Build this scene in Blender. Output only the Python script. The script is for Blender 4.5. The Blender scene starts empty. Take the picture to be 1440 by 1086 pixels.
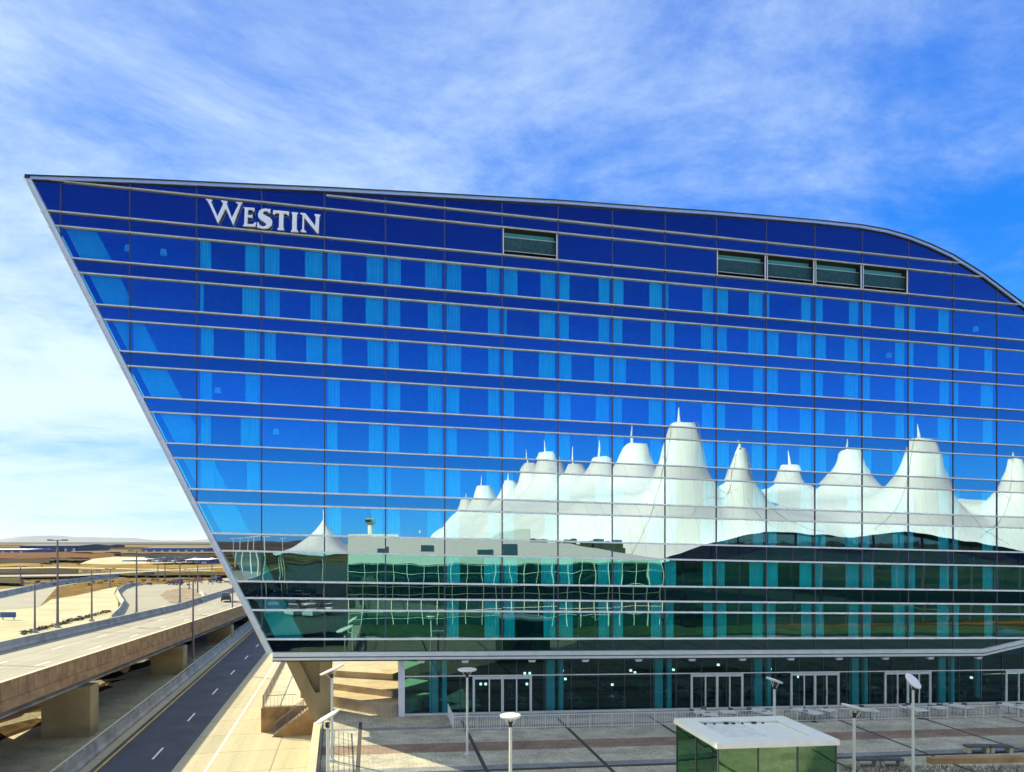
import bpy, bmesh, math, random
from mathutils import Vector, Matrix
random.seed(7)
R = math.radians
sc = bpy.context.scene
col = sc.collection

# ---------------------------------------------------------------- camera
CAM = Vector((7.413, -57.39, 13.6))
YAW = math.atan2(-0.1864, 0.9825)
RX = Vector((0.9825, -0.1864)); FW = Vector((0.1864, 0.9825))   # camera right / forward on the ground
cd = bpy.data.cameras.new('camera'); cam = bpy.data.objects.new('camera', cd); col.objects.link(cam)
cam.location = CAM; cam.rotation_euler = (R(90), 0, YAW)
cd.sensor_width = 36; cd.lens = 26.0; cd.shift_y = 0.1514
cd.clip_start = 0.1; cd.clip_end = 60000
sc.camera = cam

# ---------------------------------------------------------------- light, sky
sun_h = (RX * -0.866 + FW * 0.5).normalized(); EL = R(28)
SUN = Vector((sun_h.x * math.cos(EL), sun_h.y * math.cos(EL), math.sin(EL)))
sd = bpy.data.lights.new('sun', 'SUN'); sd.energy = 5.0; sd.angle = R(0.5); sd.color = (1.0, 0.90, 0.60)
so = bpy.data.objects.new('sun', sd); col.objects.link(so); so.location = (0, 0, 200)
so.rotation_euler = (-SUN).to_track_quat('-Z', 'Y').to_euler()

sc.view_settings.view_transform = 'Standard'; sc.view_settings.look = 'None'
sc.view_settings.exposure = 1.0; sc.view_settings.gamma = 1
sc.cycles.max_bounces = 10; sc.cycles.glossy_bounces = 4; sc.cycles.transparent_max_bounces = 12
sc.cycles.caustics_reflective = False; sc.cycles.caustics_refractive = False
sc.cycles.sample_clamp_indirect = 6

W = bpy.data.worlds.new('World'); sc.world = W; W.use_nodes = True
nt = W.node_tree; N = nt.nodes; L = nt.links; N.clear()
def nd(t, **k):
    n = N.new(t)
    for a, b in k.items(): setattr(n, a, b)
    return n
def wm(op, a, b=None, c=None, clamp=False):
    n = N.new('ShaderNodeMath'); n.operation = op; n.use_clamp = clamp
    for i, v in enumerate((a, b, c)):
        if v is None: continue
        if isinstance(v, (int, float)): n.inputs[i].default_value = v
        else: L.new(v, n.inputs[i])
    return n.outputs[0]
sky = nd('ShaderNodeTexSky'); sky.sky_type = 'NISHITA'; sky.sun_disc = False
sky.sun_elevation = EL; sky.sun_rotation = math.atan2(SUN.x, SUN.y)
sky.air_density = 1.0; sky.dust_density = 0.6; sky.ozone_density = 2.0
hs = nd('ShaderNodeHueSaturation'); hs.inputs['Saturation'].default_value = 1.35; hs.inputs['Value'].default_value = 1.0
hs.inputs['Hue'].default_value = 0.515
L.new(sky.outputs[0], hs.inputs['Color'])
tc = nd('ShaderNodeTexCoord'); sep = nd('ShaderNodeSeparateXYZ'); L.new(tc.outputs['Generated'], sep.inputs[0])
x, y, z = sep.outputs
zz = wm('MAXIMUM', z, 0.0)
dn = wm('ADD', zz, 0.12)
comb = nd('ShaderNodeCombineXYZ'); L.new(wm('DIVIDE', x, dn), comb.inputs[0]); L.new(wm('DIVIDE', y, dn), comb.inputs[1])
mp = nd('ShaderNodeMapping'); mp.inputs['Rotation'].default_value = (0, 0, R(-62)); mp.inputs['Scale'].default_value = (0.8, 1.0, 1)
mp.inputs['Location'].default_value = (1.7, 0.4, 0)
L.new(comb.outputs[0], mp.inputs[0])
n1 = nd('ShaderNodeTexNoise'); n1.inputs['Scale'].default_value = 1.9; n1.inputs['Detail'].default_value = 9; n1.inputs['Roughness'].default_value = 0.70; n1.inputs['Distortion'].default_value = 0.25
L.new(mp.outputs[0], n1.inputs['Vector'])
n2 = nd('ShaderNodeTexNoise'); n2.inputs['Scale'].default_value = 0.55; n2.inputs['Detail'].default_value = 3
L.new(mp.outputs[0], n2.inputs['Vector'])
# clouds gather ahead and to the left, the sky behind stays clear
lr = wm('ADD', wm('MULTIPLY', x, RX.x), wm('MULTIPLY', y, RX.y))
fb = wm('ADD', wm('MULTIPLY', x, FW.x), wm('MULTIPLY', y, FW.y))
bias = wm('ADD', wm('MULTIPLY', lr, -0.27), wm('MULTIPLY', wm('MINIMUM', fb, 0.3), 0.32))
bias = wm('SUBTRACT', bias, wm('MULTIPLY', wm('MAXIMUM', wm('SUBTRACT', z, 0.38), 0.0), 0.3))
dens = wm('ADD', wm('ADD', wm('MULTIPLY', n1.outputs[0], 0.62), wm('MULTIPLY', n2.outputs[0], 0.72)), bias)
mr = nd('ShaderNodeMapRange'); mr.interpolation_type = 'SMOOTHSTEP'
mr.inputs['From Min'].default_value = 0.585; mr.inputs['From Max'].default_value = 1.05; mr.inputs['To Max'].default_value = 0.95
L.new(dens, mr.inputs['Value'])
def ramp(stops, fac_):
    r_ = nd('ShaderNodeValToRGB'); e_ = r_.color_ramp.elements
    while len(e_) < len(stops): e_.new(0.5)
    for el_, (p_, c_) in zip(e_, stops): el_.position = p_; el_.color = (*c_, 1)
    L.new(fac_, r_.inputs[0]); return r_.outputs[0]
# deep polarised blue: front and back of the sky differ, as on the photograph
front_c = ramp([(0.0, (.08, .30, .5)), (.15, (.025, .17, .48)), (.35, (.006, .105, .40)), (.6, (.034, .105, .35)), (1.0, (.02, .09, .25))], zz)
back_c = ramp([(0.0, (.03, .40, .85)), (.06, (.003, .27, .85)), (.16, (.0, .112, .72)), (.28, (.0, .037, .39)), (.42, (.0, .008, .19)), (1.0, (.01, .03, .15))], zz)
fbm = wm('MULTIPLY_ADD', fb, 1.6, 0.5, clamp=True)
mb_ = nd('ShaderNodeMix'); mb_.data_type = 'RGBA'; L.new(fbm, mb_.inputs['Factor']); L.new(back_c, mb_.inputs['A']); L.new(front_c, mb_.inputs['B'])
sv = nd('ShaderNodeVectorMath'); sv.operation = 'SCALE'; sv.inputs['Scale'].default_value = 17; L.new(mb_.outputs['Result'], sv.inputs[0])
m0 = nd('ShaderNodeMix'); m0.data_type = 'RGBA'; m0.inputs['Factor'].default_value = 0.92
L.new(hs.outputs[0], m0.inputs['A']); L.new(sv.outputs[0], m0.inputs['B'])
mx = nd('ShaderNodeMix'); mx.data_type = 'RGBA'
L.new(mr.outputs[0], mx.inputs['Factor']); L.new(m0.outputs['Result'], mx.inputs['A']); mx.inputs['B'].default_value = (5.8, 7.1, 7.7, 1)
# pale band low over the plain ahead
hz = wm('MULTIPLY', wm('POWER', wm('SUBTRACT', 1.0, zz, clamp=True), 16), wm('MULTIPLY_ADD', fb, 0.5, 0.25, clamp=True), clamp=True)
mx2 = nd('ShaderNodeMix'); mx2.data_type = 'RGBA'
L.new(hz, mx2.inputs['Factor']); L.new(mx.outputs['Result'], mx2.inputs['A']); mx2.inputs['B'].default_value = (5.9, 6.9, 7.4, 1)
fill_sky = nd('ShaderNodeMapRange'); fill_sky.interpolation_type = 'SMOOTHSTEP'; fill_sky.inputs['From Min'].default_value = 0.64; fill_sky.inputs['From Max'].default_value = 0.80; fill_sky.inputs['To Max'].default_value = 0.70  # unseen white sky overhead and far left, added to brighten shaded surfaces
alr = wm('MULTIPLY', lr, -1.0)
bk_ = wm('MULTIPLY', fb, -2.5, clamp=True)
L.new(wm('MAXIMUM', wm('MULTIPLY_ADD', bk_, 0.14, z), wm('MULTIPLY_ADD', bk_, 0.28, alr)), fill_sky.inputs['Value'])
mx3 = nd('ShaderNodeMix'); mx3.data_type = 'RGBA'; L.new(fill_sky.outputs[0], mx3.inputs['Factor']); L.new(mx2.outputs['Result'], mx3.inputs['A']); mx3.inputs['B'].default_value = (7.6, 8.6, 8.6, 1)
bg = nd('ShaderNodeBackground'); bg.inputs['Strength'].default_value = 0.075
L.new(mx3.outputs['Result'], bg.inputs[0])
ow = nd('ShaderNodeOutputWorld'); L.new(bg.outputs[0], ow.inputs[0])

# ---------------------------------------------------------------- pixel helpers (photo 1440x1086)
def ray(px, py):
    r = (px - 720) / 1040; h = RX * r + FW
    return Vector((h.x, h.y, (761 - py) / 1040))
def at(px, py, z=0.0):                 # point on a level plane
    d = ray(px, py); return CAM + d * ((z - CAM.z) / d.z)
def fac(px, py, y=0.0):                # point on a plane parallel to the facade
    d = ray(px, py); return CAM + d * ((y - CAM.y) / d.y)
def mir(px, py, B):                    # point seen mirrored in the facade, standing B m in front of it
    p = fac(px, py, B); return Vector((p.x, -B, p.z))
def cf(X, D, z=0.0):                   # camera-aligned ground frame
    h = RX * X + FW * D; return Vector((CAM.x + h.x, CAM.y + h.y, z))
SH = -0.0231; SX = 9.57                # the terrace, the plaza and the hotel fall 2.3 % to the east
def sh(x): return SH * (x - SX)
def up(p): return Vector((p.x, p.y, p.z + sh(p.x)))

# ---------------------------------------------------------------- materials
def mat(name, color, rough=0.7, metal=0.0, noise=0.0, nscale=3.0, bump=0.0, bscale=20, emit=0, spec=0.5, fine=0.0, fscale=40):
    m = bpy.data.materials.new(name); m.use_nodes = True
    t = m.node_tree; b = t.nodes['Principled BSDF']
    b.inputs['Base Color'].default_value = (*color, 1); b.inputs['Roughness'].default_value = rough; b.inputs['Metallic'].default_value = metal
    b.inputs['Specular IOR Level'].default_value = spec
    tcn = t.nodes.new('ShaderNodeTexCoord')
    src = None
    def scale_col(prev, amt, scl, det):
        n = t.nodes.new('ShaderNodeTexNoise'); n.inputs['Scale'].default_value = scl; n.inputs['Detail'].default_value = det
        t.links.new(tcn.outputs['Object'], n.inputs['Vector'])
        r = t.nodes.new('ShaderNodeMapRange'); r.inputs['From Min'].default_value = 0.3; r.inputs['From Max'].default_value = 0.7
        r.inputs['To Min'].default_value = 1 - amt; r.inputs['To Max'].default_value = 1 + amt
        t.links.new(n.outputs[0], r.inputs['Value'])
        v = t.nodes.new('ShaderNodeVectorMath'); v.operation = 'SCALE'
        if prev is None: v.inputs[0].default_value = color
        else: t.links.new(prev, v.inputs[0])
        t.links.new(r.outputs[0], v.inputs['Scale']); return v.outputs[0]
    if noise: src = scale_col(src, noise, nscale, 5)
    if fine: src = scale_col(src, fine, fscale, 2)
    if src is not None: t.links.new(src, b.inputs['Base Color'])
    if bump:
        n = t.nodes.new('ShaderNodeTexNoise'); n.inputs['Scale'].default_value = bscale; n.inputs['Detail'].default_value = 4
        t.links.new(tcn.outputs['Object'], n.inputs['Vector'])
        bm_ = t.nodes.new('ShaderNodeBump'); bm_.inputs['Strength'].default_value = bump; bm_.inputs['Distance'].default_value = 0.03
        t.links.new(n.outputs[0], bm_.inputs['Height']); t.links.new(bm_.outputs[0], b.inputs['Normal'])
    if emit:
        b.inputs['Emission Color'].default_value = (*color, 1); b.inputs['Emission Strength'].default_value = emit
    return m

def glass_mat(name, refl, gcol, tcol, wav=0.0, wscale=0.5, opaque=None, rough=0.0):
    m = bpy.data.materials.new(name); m.use_nodes = True
    t = m.node_tree; t.nodes.clear(); A = t.nodes.new
    g = A('ShaderNodeBsdfGlossy'); g.inputs['Color'].default_value = (*gcol, 1); g.inputs['Roughness'].default_value = rough
    if opaque: tr = A('ShaderNodeBsdfDiffuse'); tr.inputs['Color'].default_value = (*opaque, 1)
    else: tr = A('ShaderNodeBsdfTransparent'); tr.inputs['Color'].default_value = (*tcol, 1)
    oi = A('ShaderNodeObjectInfo'); fr = A('ShaderNodeLayerWeight'); fr.inputs['Blend'].default_value = 0.12
    mm = A('ShaderNodeMath'); mm.operation = 'MULTIPLY_ADD'; mm.use_clamp = True
    mm.inputs[1].default_value = 1 - refl; mm.inputs[2].default_value = refl
    t.links.new(fr.outputs['Fresnel'], mm.inputs[0]); rv = A('ShaderNodeMath'); rv.operation = 'MULTIPLY_ADD'; rv.inputs[1].default_value = .08; rv.inputs[2].default_value = refl - .04; t.links.new(oi.outputs['Random'], rv.inputs[0]); t.links.new(rv.outputs[0], mm.inputs[2])
    if wav:
        c = A('ShaderNodeTexCoord'); n = A('ShaderNodeTexNoise'); n.inputs['Scale'].default_value = wscale; n.inputs['Detail'].default_value = 1.0
        t.links.new(c.outputs['Object'], n.inputs['Vector'])
        b = A('ShaderNodeBump'); b.inputs['Strength'].default_value = 1.0; b.inputs['Distance'].default_value = wav
        t.links.new(n.outputs[0], b.inputs['Height']); t.links.new(b.outputs[0], g.inputs['Normal'])
    mx = A('ShaderNodeMixShader'); t.links.new(mm.outputs[0], mx.inputs[0]); t.links.new(tr.outputs[0], mx.inputs[1]); t.links.new(g.outputs[0], mx.inputs[2])
    o = A('ShaderNodeOutputMaterial'); t.links.new(mx.outputs[0], o.inputs[0])
    return m

M = {}
M['glass'] = glass_mat('tinted_glass', 0.40, (0.74, 0.95, 0.97), (0.14, 1.0, 1.0), wav=0.0055, wscale=0.35)
M['spandrel'] = glass_mat('spandrel_glass', 0.30, (0.78, 0.94, 0.98), (0, 0, 0), wav=0.004, wscale=0.35, opaque=(0.004, 0.012, 0.05))
M['lowglass'] = glass_mat('lower_tinted_glass', 0.30, (0.45, 0.95, 0.88), (0.10, 0.95, 0.88), wav=0.011, wscale=0.35)  # copy of the facade glass, dark low reflections put into its colour
M['lowspandrel'] = glass_mat('lower_spandrel_glass', 0.13, (0.5, 0.92, 0.9), (0, 0, 0), wav=0.007, wscale=0.35, opaque=(0.003, 0.010, 0.016))  # dimmer copy of the spandrel glass, dark reflection put into the material
M['shopglass'] = glass_mat('ground_floor_glass', 0.10, (0.5, 0.9, 0.9), (0.36, 0.75, 0.74), wav=0.004, wscale=0.5)
M['greenglass'] = glass_mat('kiosk_glass', 0.22, (0.6, 0.9, 0.65), (0.09, 0.40, 0.18), wav=0.008, wscale=0.8)
M['kioskback'] = mat('kiosk_lift_core', (0.25, 0.50, 0.12), 0.5, noise=0.3)
M['silver'] = mat('silver_metal', (0.78, 0.82, 0.72), 0.40, 0.25, noise=0.06, nscale=1.5)
M['rail'] = mat('rail_metal', (0.96, 0.96, 0.80), 0.35, 0.0, noise=0.12, nscale=2.2)
M['mullion'] = mat('mullion_metal', (0.09, 0.10, 0.13), 0.4, 0.5)
M['darkmetal'] = mat('dark_metal', (0.03, 0.035, 0.045), 0.5, 0.3)
M['louvre'] = mat('louvre_teal', (0.05, 0.16, 0.18), 0.35, 0.2, noise=0.35, nscale=6)
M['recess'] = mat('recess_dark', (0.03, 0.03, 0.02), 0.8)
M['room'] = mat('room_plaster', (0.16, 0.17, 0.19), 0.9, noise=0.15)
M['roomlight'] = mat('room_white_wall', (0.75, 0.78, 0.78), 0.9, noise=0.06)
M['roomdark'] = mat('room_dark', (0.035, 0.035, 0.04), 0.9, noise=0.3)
M['white'] = mat('white_paint', (0.90, 0.90, 0.80), 0.4, noise=0.04, nscale=2)
M['letter'] = mat('letter_white', (0.99, 0.99, 0.90), 0.5)
M['tent'] = mat('tent_fabric', (0.86, 0.86, 0.82), 0.8, noise=0.05, nscale=0.08)
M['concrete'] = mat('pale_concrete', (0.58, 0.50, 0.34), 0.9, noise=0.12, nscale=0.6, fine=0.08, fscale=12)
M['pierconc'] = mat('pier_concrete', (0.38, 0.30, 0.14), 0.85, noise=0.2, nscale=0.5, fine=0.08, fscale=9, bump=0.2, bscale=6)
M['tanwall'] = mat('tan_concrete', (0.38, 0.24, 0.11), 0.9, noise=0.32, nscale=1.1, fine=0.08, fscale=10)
M['barrier'] = mat('barrier_concrete', (0.33, 0.34, 0.31), 0.9, noise=0.3, nscale=0.5)
M['terrace'] = mat('terrace_stone', (0.50, 0.40, 0.24), 0.9, noise=0.2, nscale=0.8, fine=0.12, fscale=8)
M['asphaltmark'] = mat('road_paint', (0.78, 0.78, 0.74), 0.7, noise=0.15, nscale=2)
M['yellow'] = mat('yellow_paint', (0.62, 0.42, 0.05), 0.7, noise=0.25, nscale=1)
M['joint'] = mat('joint_dark', (0.06, 0.055, 0.05), 0.9)
M['polemetal'] = mat('pole_metal', (0.20, 0.18, 0.19), 0.5, 0.4)
M['tyre'] = mat('rubber', (0.02, 0.02, 0.02), 0.9)
M['carglass'] = mat('car_glass', (0.015, 0.02, 0.03), 0.05, 0.0, spec=1.0)
M['redlight'] = mat('red_lens', (0.5, 0.02, 0.02), 0.3)
M['headlens'] = mat('clear_lens', (0.8, 0.8, 0.8), 0.2)
M['lampglow'] = mat('lamp_glow', (1.0, 0.93, 0.78), 0.5, emit=1.0)
M['warmglow'] = mat('warm_glow', (1.0, 0.6, 0.2), 0.5, emit=3)
M['bluewall'] = mat('blue_cladding', (0.04, 0.10, 0.24), 0.6, noise=0.3, nscale=0.05)
M['darkblue'] = mat('dark_blue_cladding', (0.02, 0.045, 0.10), 0.7, noise=0.5, nscale=0.02)
M['farwhite'] = mat('far_white', (0.75, 0.74, 0.72), 0.8, noise=0.1, nscale=0.1)
M['gravel'] = mat('pale_gravel', (0.46, 0.42, 0.27), 0.95, spec=.05, noise=0.14, nscale=0.12, fine=0.12, fscale=2.5)
M['rubble'] = mat('rubble', (0.12, 0.10, 0.07), 0.95, noise=0.5, nscale=1.5)
M['ochre'] = mat('ochre_grass', (0.16, 0.095, 0.022), 0.95, spec=.03, noise=0.55, nscale=0.25, fine=0.3, fscale=3)
M['brownsoil'] = mat('brown_mulch', (0.20, 0.14, 0.08), 0.95, noise=0.4, nscale=0.4, fine=0.3, fscale=2)
M['terminal'] = mat('terminal_panel', (0.80, 0.86, 0.90), 0.8, noise=0.06)
M['termglass'] = glass_mat('terminal_glass', 0.30, (0.5, 0.85, 0.85), (0, 0, 0), wav=0.004, wscale=0.6, opaque=(0.004, 0.045, 0.045))
M['leaf'] = mat('leaf_green', (0.05, 0.085, 0.03), 0.9, noise=0.4, nscale=1)
M['bark'] = mat('bark', (0.12, 0.08, 0.05), 0.9)

def seam(m):
    t = m.node_tree; b = t.nodes['Principled BSDF']; c = t.nodes.new('ShaderNodeTexCoord'); k = t.nodes.new('ShaderNodeTexBrick'); k.inputs['Scale'].default_value = 1; k.offset = 0
    k.inputs['Brick Width'].default_value = 2.6; k.inputs['Row Height'].default_value = 18; k.inputs['Mortar Size'].default_value = .05
    k.inputs['Color1'].default_value = (.84, .86, .93, 1); k.inputs['Color2'].default_value = (.78, .81, .88, 1); k.inputs['Mortar'].default_value = (.62, .63, .62, 1)
    t.links.new(c.outputs['Object'], k.inputs['Vector']); t.links.new(k.outputs[0], b.inputs['Base Color'])
seam(M['tent'])
def curtain_mat():
    m = bpy.data.materials.new('sheer_curtain'); m.use_nodes = True
    t = m.node_tree; b = t.nodes['Principled BSDF']
    c = t.nodes.new('ShaderNodeTexCoord'); mpn = t.nodes.new('ShaderNodeMapping'); mpn.inputs['Scale'].default_value = (9, 9, 0.15)
    n = t.nodes.new('ShaderNodeTexNoise'); n.inputs['Scale'].default_value = 1.0; n.inputs['Detail'].default_value = 3
    cr = t.nodes.new('ShaderNodeValToRGB'); cr.color_ramp.elements[0].position = 0.3; cr.color_ramp.elements[1].position = 0.7
    cr.color_ramp.elements[0].color = (0.80, 0.88, 0.90, 1); cr.color_ramp.elements[1].color = (0.97, 0.99, 0.99, 1)
    t.links.new(c.outputs['Object'], mpn.inputs[0]); t.links.new(mpn.outputs[0], n.inputs['Vector']); t.links.new(n.outputs[0], cr.inputs[0]); t.links.new(cr.outputs[0], b.inputs['Base Color'])
    b.inputs['Roughness'].default_value = 0.95; return m
M['curtain'] = curtain_mat()

# ---------------------------------------------------------------- mesh builder
class MB:
    def __init__(s): s.v = []; s.f = []
    def add(s, vs, fs):
        o = len(s.v); s.v += [tuple(p) for p in vs]; s.f += [tuple(i + o for i in f) for f in fs]; return s
    def hexa(s, p):                     # p: 8 points, bottom 4 ccw then top 4
        return s.add(p, [(3, 2, 1, 0), (4, 5, 6, 7), (0, 1, 5, 4), (1, 2, 6, 5), (2, 3, 7, 6), (3, 0, 4, 7)])
    def box(s, x0, x1, y0, y1, z0, z1, tilt=False):
        p = [(x0, y0, z0), (x1, y0, z0), (x1, y1, z0), (x0, y1, z0), (x0, y0, z1), (x1, y0, z1), (x1, y1, z1), (x0, y1, z1)]
        if tilt: p = [(a, b, c + sh(a)) for a, b, c in p]
        return s.hexa(p)
    def rbox(s, c, w, d, h, ang=0, z0=None):  # box centred at c (base), rotated about z
        ca, sa = math.cos(ang), math.sin(ang); p = []
        for zc in (0, h):
            for sx, sy in ((-1, -1), (1, -1), (1, 1), (-1, 1)):
                a, b = sx * w / 2, sy * d / 2
                p.append((c[0] + a * ca - b * sa, c[1] + a * sa + b * ca, c[2] + zc))
        return s.hexa(p)
    def tube(s, p0, p1, r0, r1=None, n=10, caps=True):
        p0, p1 = Vector(p0), Vector(p1); r1 = r0 if r1 is None else r1
        d = (p1 - p0).normalized(); a = d.orthogonal().normalized(); b = d.cross(a)
        vs = []
        for p, r in ((p0, r0), (p1, r1)):
            for i in range(n):
                t = 2 * math.pi * i / n; vs.append(p + (a * math.cos(t) + b * math.sin(t)) * r)
        fs = [(i, (i + 1) % n, n + (i + 1) % n, n + i) for i in range(n)]
        if caps: fs += [tuple(reversed(range(n))), tuple(range(n, 2 * n))]
        return s.add(vs, fs)
    def bar(s, p0, p1, w, h, upv=(0, 0, 1)):  # rectangular bar
        p0, p1 = Vector(p0), Vector(p1); d = (p1 - p0).normalized(); u = Vector(upv)
        a = d.cross(u).normalized() * (w / 2); b = a.cross(d).normalized() * (h / 2)
        p = [p0 - a - b, p0 + a - b, p1 + a - b, p1 - a - b, p0 - a + b, p0 + a + b, p1 + a + b, p1 - a + b]
        return s.hexa(p)
    def prism(s, pts, dv):              # closed polygon pts extruded by vector dv
        n = len(pts); dv = Vector(dv)
        vs = [Vector(p) for p in pts] + [Vector(p) + dv for p in pts]
        return s.add(vs, [tuple(reversed(range(n))), tuple(range(n, 2 * n))] + [(i, (i + 1) % n, n + (i + 1) % n, n + i) for i in range(n)])
    def sheet(s, pts): return s.add(pts, [tuple(range(len(pts)))])
    def strip(s, A, B):
        n = len(A); return s.add(list(A) + list(B), [(i, i + 1, n + i + 1, n + i) for i in range(n - 1)])
    def sweep(s, path, prof):           # path: points; prof: closed (side, up) offsets; side is right of travel
        rows = []
        for i, p in enumerate(path):
            a = Vector(path[max(i - 1, 0)]); b = Vector(path[min(i + 1, len(path) - 1)])
            d = (b - a); d.z = 0; d.normalize(); r = Vector((d.y, -d.x, 0))
            rows.append([Vector(p) + r * u + Vector((0, 0, v)) for u, v in prof])
        n = len(prof); o = [q for r_ in rows for q in r_]; fs = []
        for i in range(len(path) - 1):
            for j in range(n): fs.append((i * n + j, i * n + (j + 1) % n, (i + 1) * n + (j + 1) % n, (i + 1) * n + j))
        fs += [tuple(reversed(range(n))), tuple(range((len(path) - 1) * n, len(path) * n))]
        return s.add(o, fs)
    def build(s, name, m, parent=None, smooth=False, fix=True):
        me = bpy.data.meshes.new(name); me.from_pydata(s.v, [], s.f); me.update()
        if fix:
            b = bmesh.new(); b.from_mesh(me); bmesh.ops.recalc_face_normals(b, faces=b.faces); b.to_mesh(me); b.free()
        me.materials.append(m if not isinstance(m, str) else M[m])
        if smooth:
            for p in me.polygons: p.use_smooth = True
        o = bpy.data.objects.new(name, me); col.objects.link(o)
        if parent is not None:
            o.parent = parent
            if parent.type == 'EMPTY': o.matrix_parent_inverse = Matrix.Translation(parent.location).inverted()
        return o
def tag(o, label=None, cat=None, group=None, kind=None):
    if label: o['label'] = label
    if cat: o['category'] = cat
    if group: o['group'] = group
    if kind: o['kind'] = kind
    return o
def empty(name, loc, label, cat, group=None):
    o = bpy.data.objects.new(name, None); o.location = loc; o.empty_display_size = 0.5; col.objects.link(o)
    return tag(o, label, cat, group)
def copy_tree(root, loc, rz, label=None):
    r = root.copy(); col.objects.link(r); r.location = loc; r.rotation_euler = (0, 0, rz)
    if label: r['label'] = label
    def kids(src, dst):
        for ch in list(src.children):
            c = ch.copy(); col.objects.link(c); c.parent = dst; c.matrix_parent_inverse = ch.matrix_parent_inverse.copy(); kids(ch, c)
    kids(root, r)
    return r
def struct(mb, name, m, **k): return tag(mb.build(name, m, **k), kind='structure')
def clip(poly, a, b):                   # keep the left side of a->b, 2-D
    out = []
    def side(p): return (b[0] - a[0]) * (p[1] - a[1]) - (b[1] - a[1]) * (p[0] - a[0])
    for i in range(len(poly)):
        p, q = poly[i], poly[(i + 1) % len(poly)]; sp, sq = side(p), side(q)
        if sp >= 0: out.append(p)
        if (sp >= 0) != (sq >= 0):
            t = sp / (sp - sq); out.append((p[0] + (q[0] - p[0]) * t, p[1] + (q[1] - p[1]) * t))
    return out
def clip_all(poly, outline):
    for i in range(len(outline)):
        if len(poly) < 3: return []
        poly = clip(poly, outline[i], outline[(i + 1) % len(outline)])
    return poly


ORDW = ['leftmost', 'second', 'third', 'fourth', 'fifth', 'sixth', 'seventh', 'eighth', 'ninth', 'tenth', 'eleventh', 'twelfth', 'thirteenth', 'fourteenth', 'fifteenth', 'sixteenth', 'seventeenth', 'eighteenth', 'nineteenth', 'twentieth', 'twenty-first', 'twenty-second', 'twenty-third', 'twenty-fourth', 'twenty-fifth', 'twenty-sixth', 'twenty-seventh', 'twenty-eighth', 'twenty-ninth', 'thirtieth', 'thirty-first', 'thirty-second', 'thirty-third', 'thirty-fourth']
def ordw(k): return ORDW[k] + ('' if k == 0 else ' from the left')

# ================================================================ GROUND
def edgeX(D): return -34.3 - 0.175 * (D - 49.6)       # near edge of the raised road
def smooth01(t): t = max(0, min(1, t)); return t * t * (3 - 2 * t)
def gz(X, D):
    q = X - edgeX(D)
    z = -3.45 + smooth01((-q - 7) / 9) * 4.05
    if D > 140 or D < -150: pass
    return z
def ground():
    xs = [-9000, -6000, -4000, -2500, -1500, -900, -600, -400, -280, -200, -150, -120] + [-100 + 3 * i for i in range(34)] + [10, 30, 60, 100, 150, 220, 320, 500, 900, 1600, 3000, 5000, 9000]
    ds = [-9000, -5000, -2500, -1200, -600, -400, -280, -200, -150, -100, -60, -30, 0] + [15 + 8 * i for i in range(24)] + [220, 260, 320, 400, 500, 650, 850, 1100, 1500, 2200, 3200, 5000, 7000, 9500]
    m = MB(); n = len(xs)
    for D in ds:
        for X in xs:
            m.v.append(tuple(cf(X, D, gz(X, D) + (0.8 * math.sin(X * .011 + D * .004) if D > 260 else 0))))
    for j in range(len(ds) - 1):
        for i in range(n - 1): m.f.append((j * n + i, j * n + i + 1, (j + 1) * n + i + 1, (j + 1) * n + i))
    return m
def field_mat():
    m = bpy.data.materials.new('dry_prairie'); m.use_nodes = True; t = m.node_tree; b = t.nodes['Principled BSDF']; A = t.nodes.new; K = t.links.new
    c = A('ShaderNodeTexCoord'); mp = A('ShaderNodeMapping'); mp.inputs['Rotation'].default_value = (0, 0, -YAW + R(4)); mp.inputs['Scale'].default_value = (0.0012, 0.016, 1)
    n = A('ShaderNodeTexNoise'); n.inputs['Scale'].default_value = 1; n.inputs['Detail'].default_value = 5; n.inputs['Roughness'].default_value = 0.6
    K(c.outputs['Object'], mp.inputs[0]); K(mp.outputs[0], n.inputs['Vector'])
    r = A('ShaderNodeValToRGB'); e = r.color_ramp.elements
    e[0].position = 0.36; e[0].color = (0.022, 0.012, 0.008, 1); e[1].position = 0.64; e[1].color = (0.19, 0.14, 0.05, 1)
    for p, cc in ((0.43, (0.075, 0.028, 0.008, 1)), (0.47, (0.15, 0.085, 0.018, 1)), (0.50, (0.03, 0.02, 0.008, 1)), (0.53, (0.18, 0.11, 0.028, 1)), (0.58, (0.075, 0.036, 0.01, 1))):
        x_ = e.new(p); x_.color = cc
    st_ = A('ShaderNodeMapRange'); st_.inputs['From Min'].default_value = .25; st_.inputs['From Max'].default_value = .75; K(n.outputs[0], st_.inputs['Value']); K(st_.outputs[0], r.inputs[0])
    n2 = A('ShaderNodeTexNoise'); n2.inputs['Scale'].default_value = 0.35; n2.inputs['Detail'].default_value = 6; K(c.outputs['Object'], n2.inputs['Vector'])
    r2 = A('ShaderNodeMapRange'); r2.inputs['To Min'].default_value = 0.6; r2.inputs['To Max'].default_value = 1.4; K(n2.outputs[0], r2.inputs['Value'])
    v = A('ShaderNodeVectorMath'); v.operation = 'SCALE'; K(r.outputs[0], v.inputs[0]); K(r2.outputs[0], v.inputs['Scale']); K(v.outputs[0], b.inputs['Base Color'])
    b.inputs['Roughness'].default_value = 0.95; return m
M['field'] = field_mat(); M['field'].node_tree.nodes['Principled BSDF'].inputs['Specular IOR Level'].default_value = 0.03
struct(ground(), 'ground', 'field', smooth=True)

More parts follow.
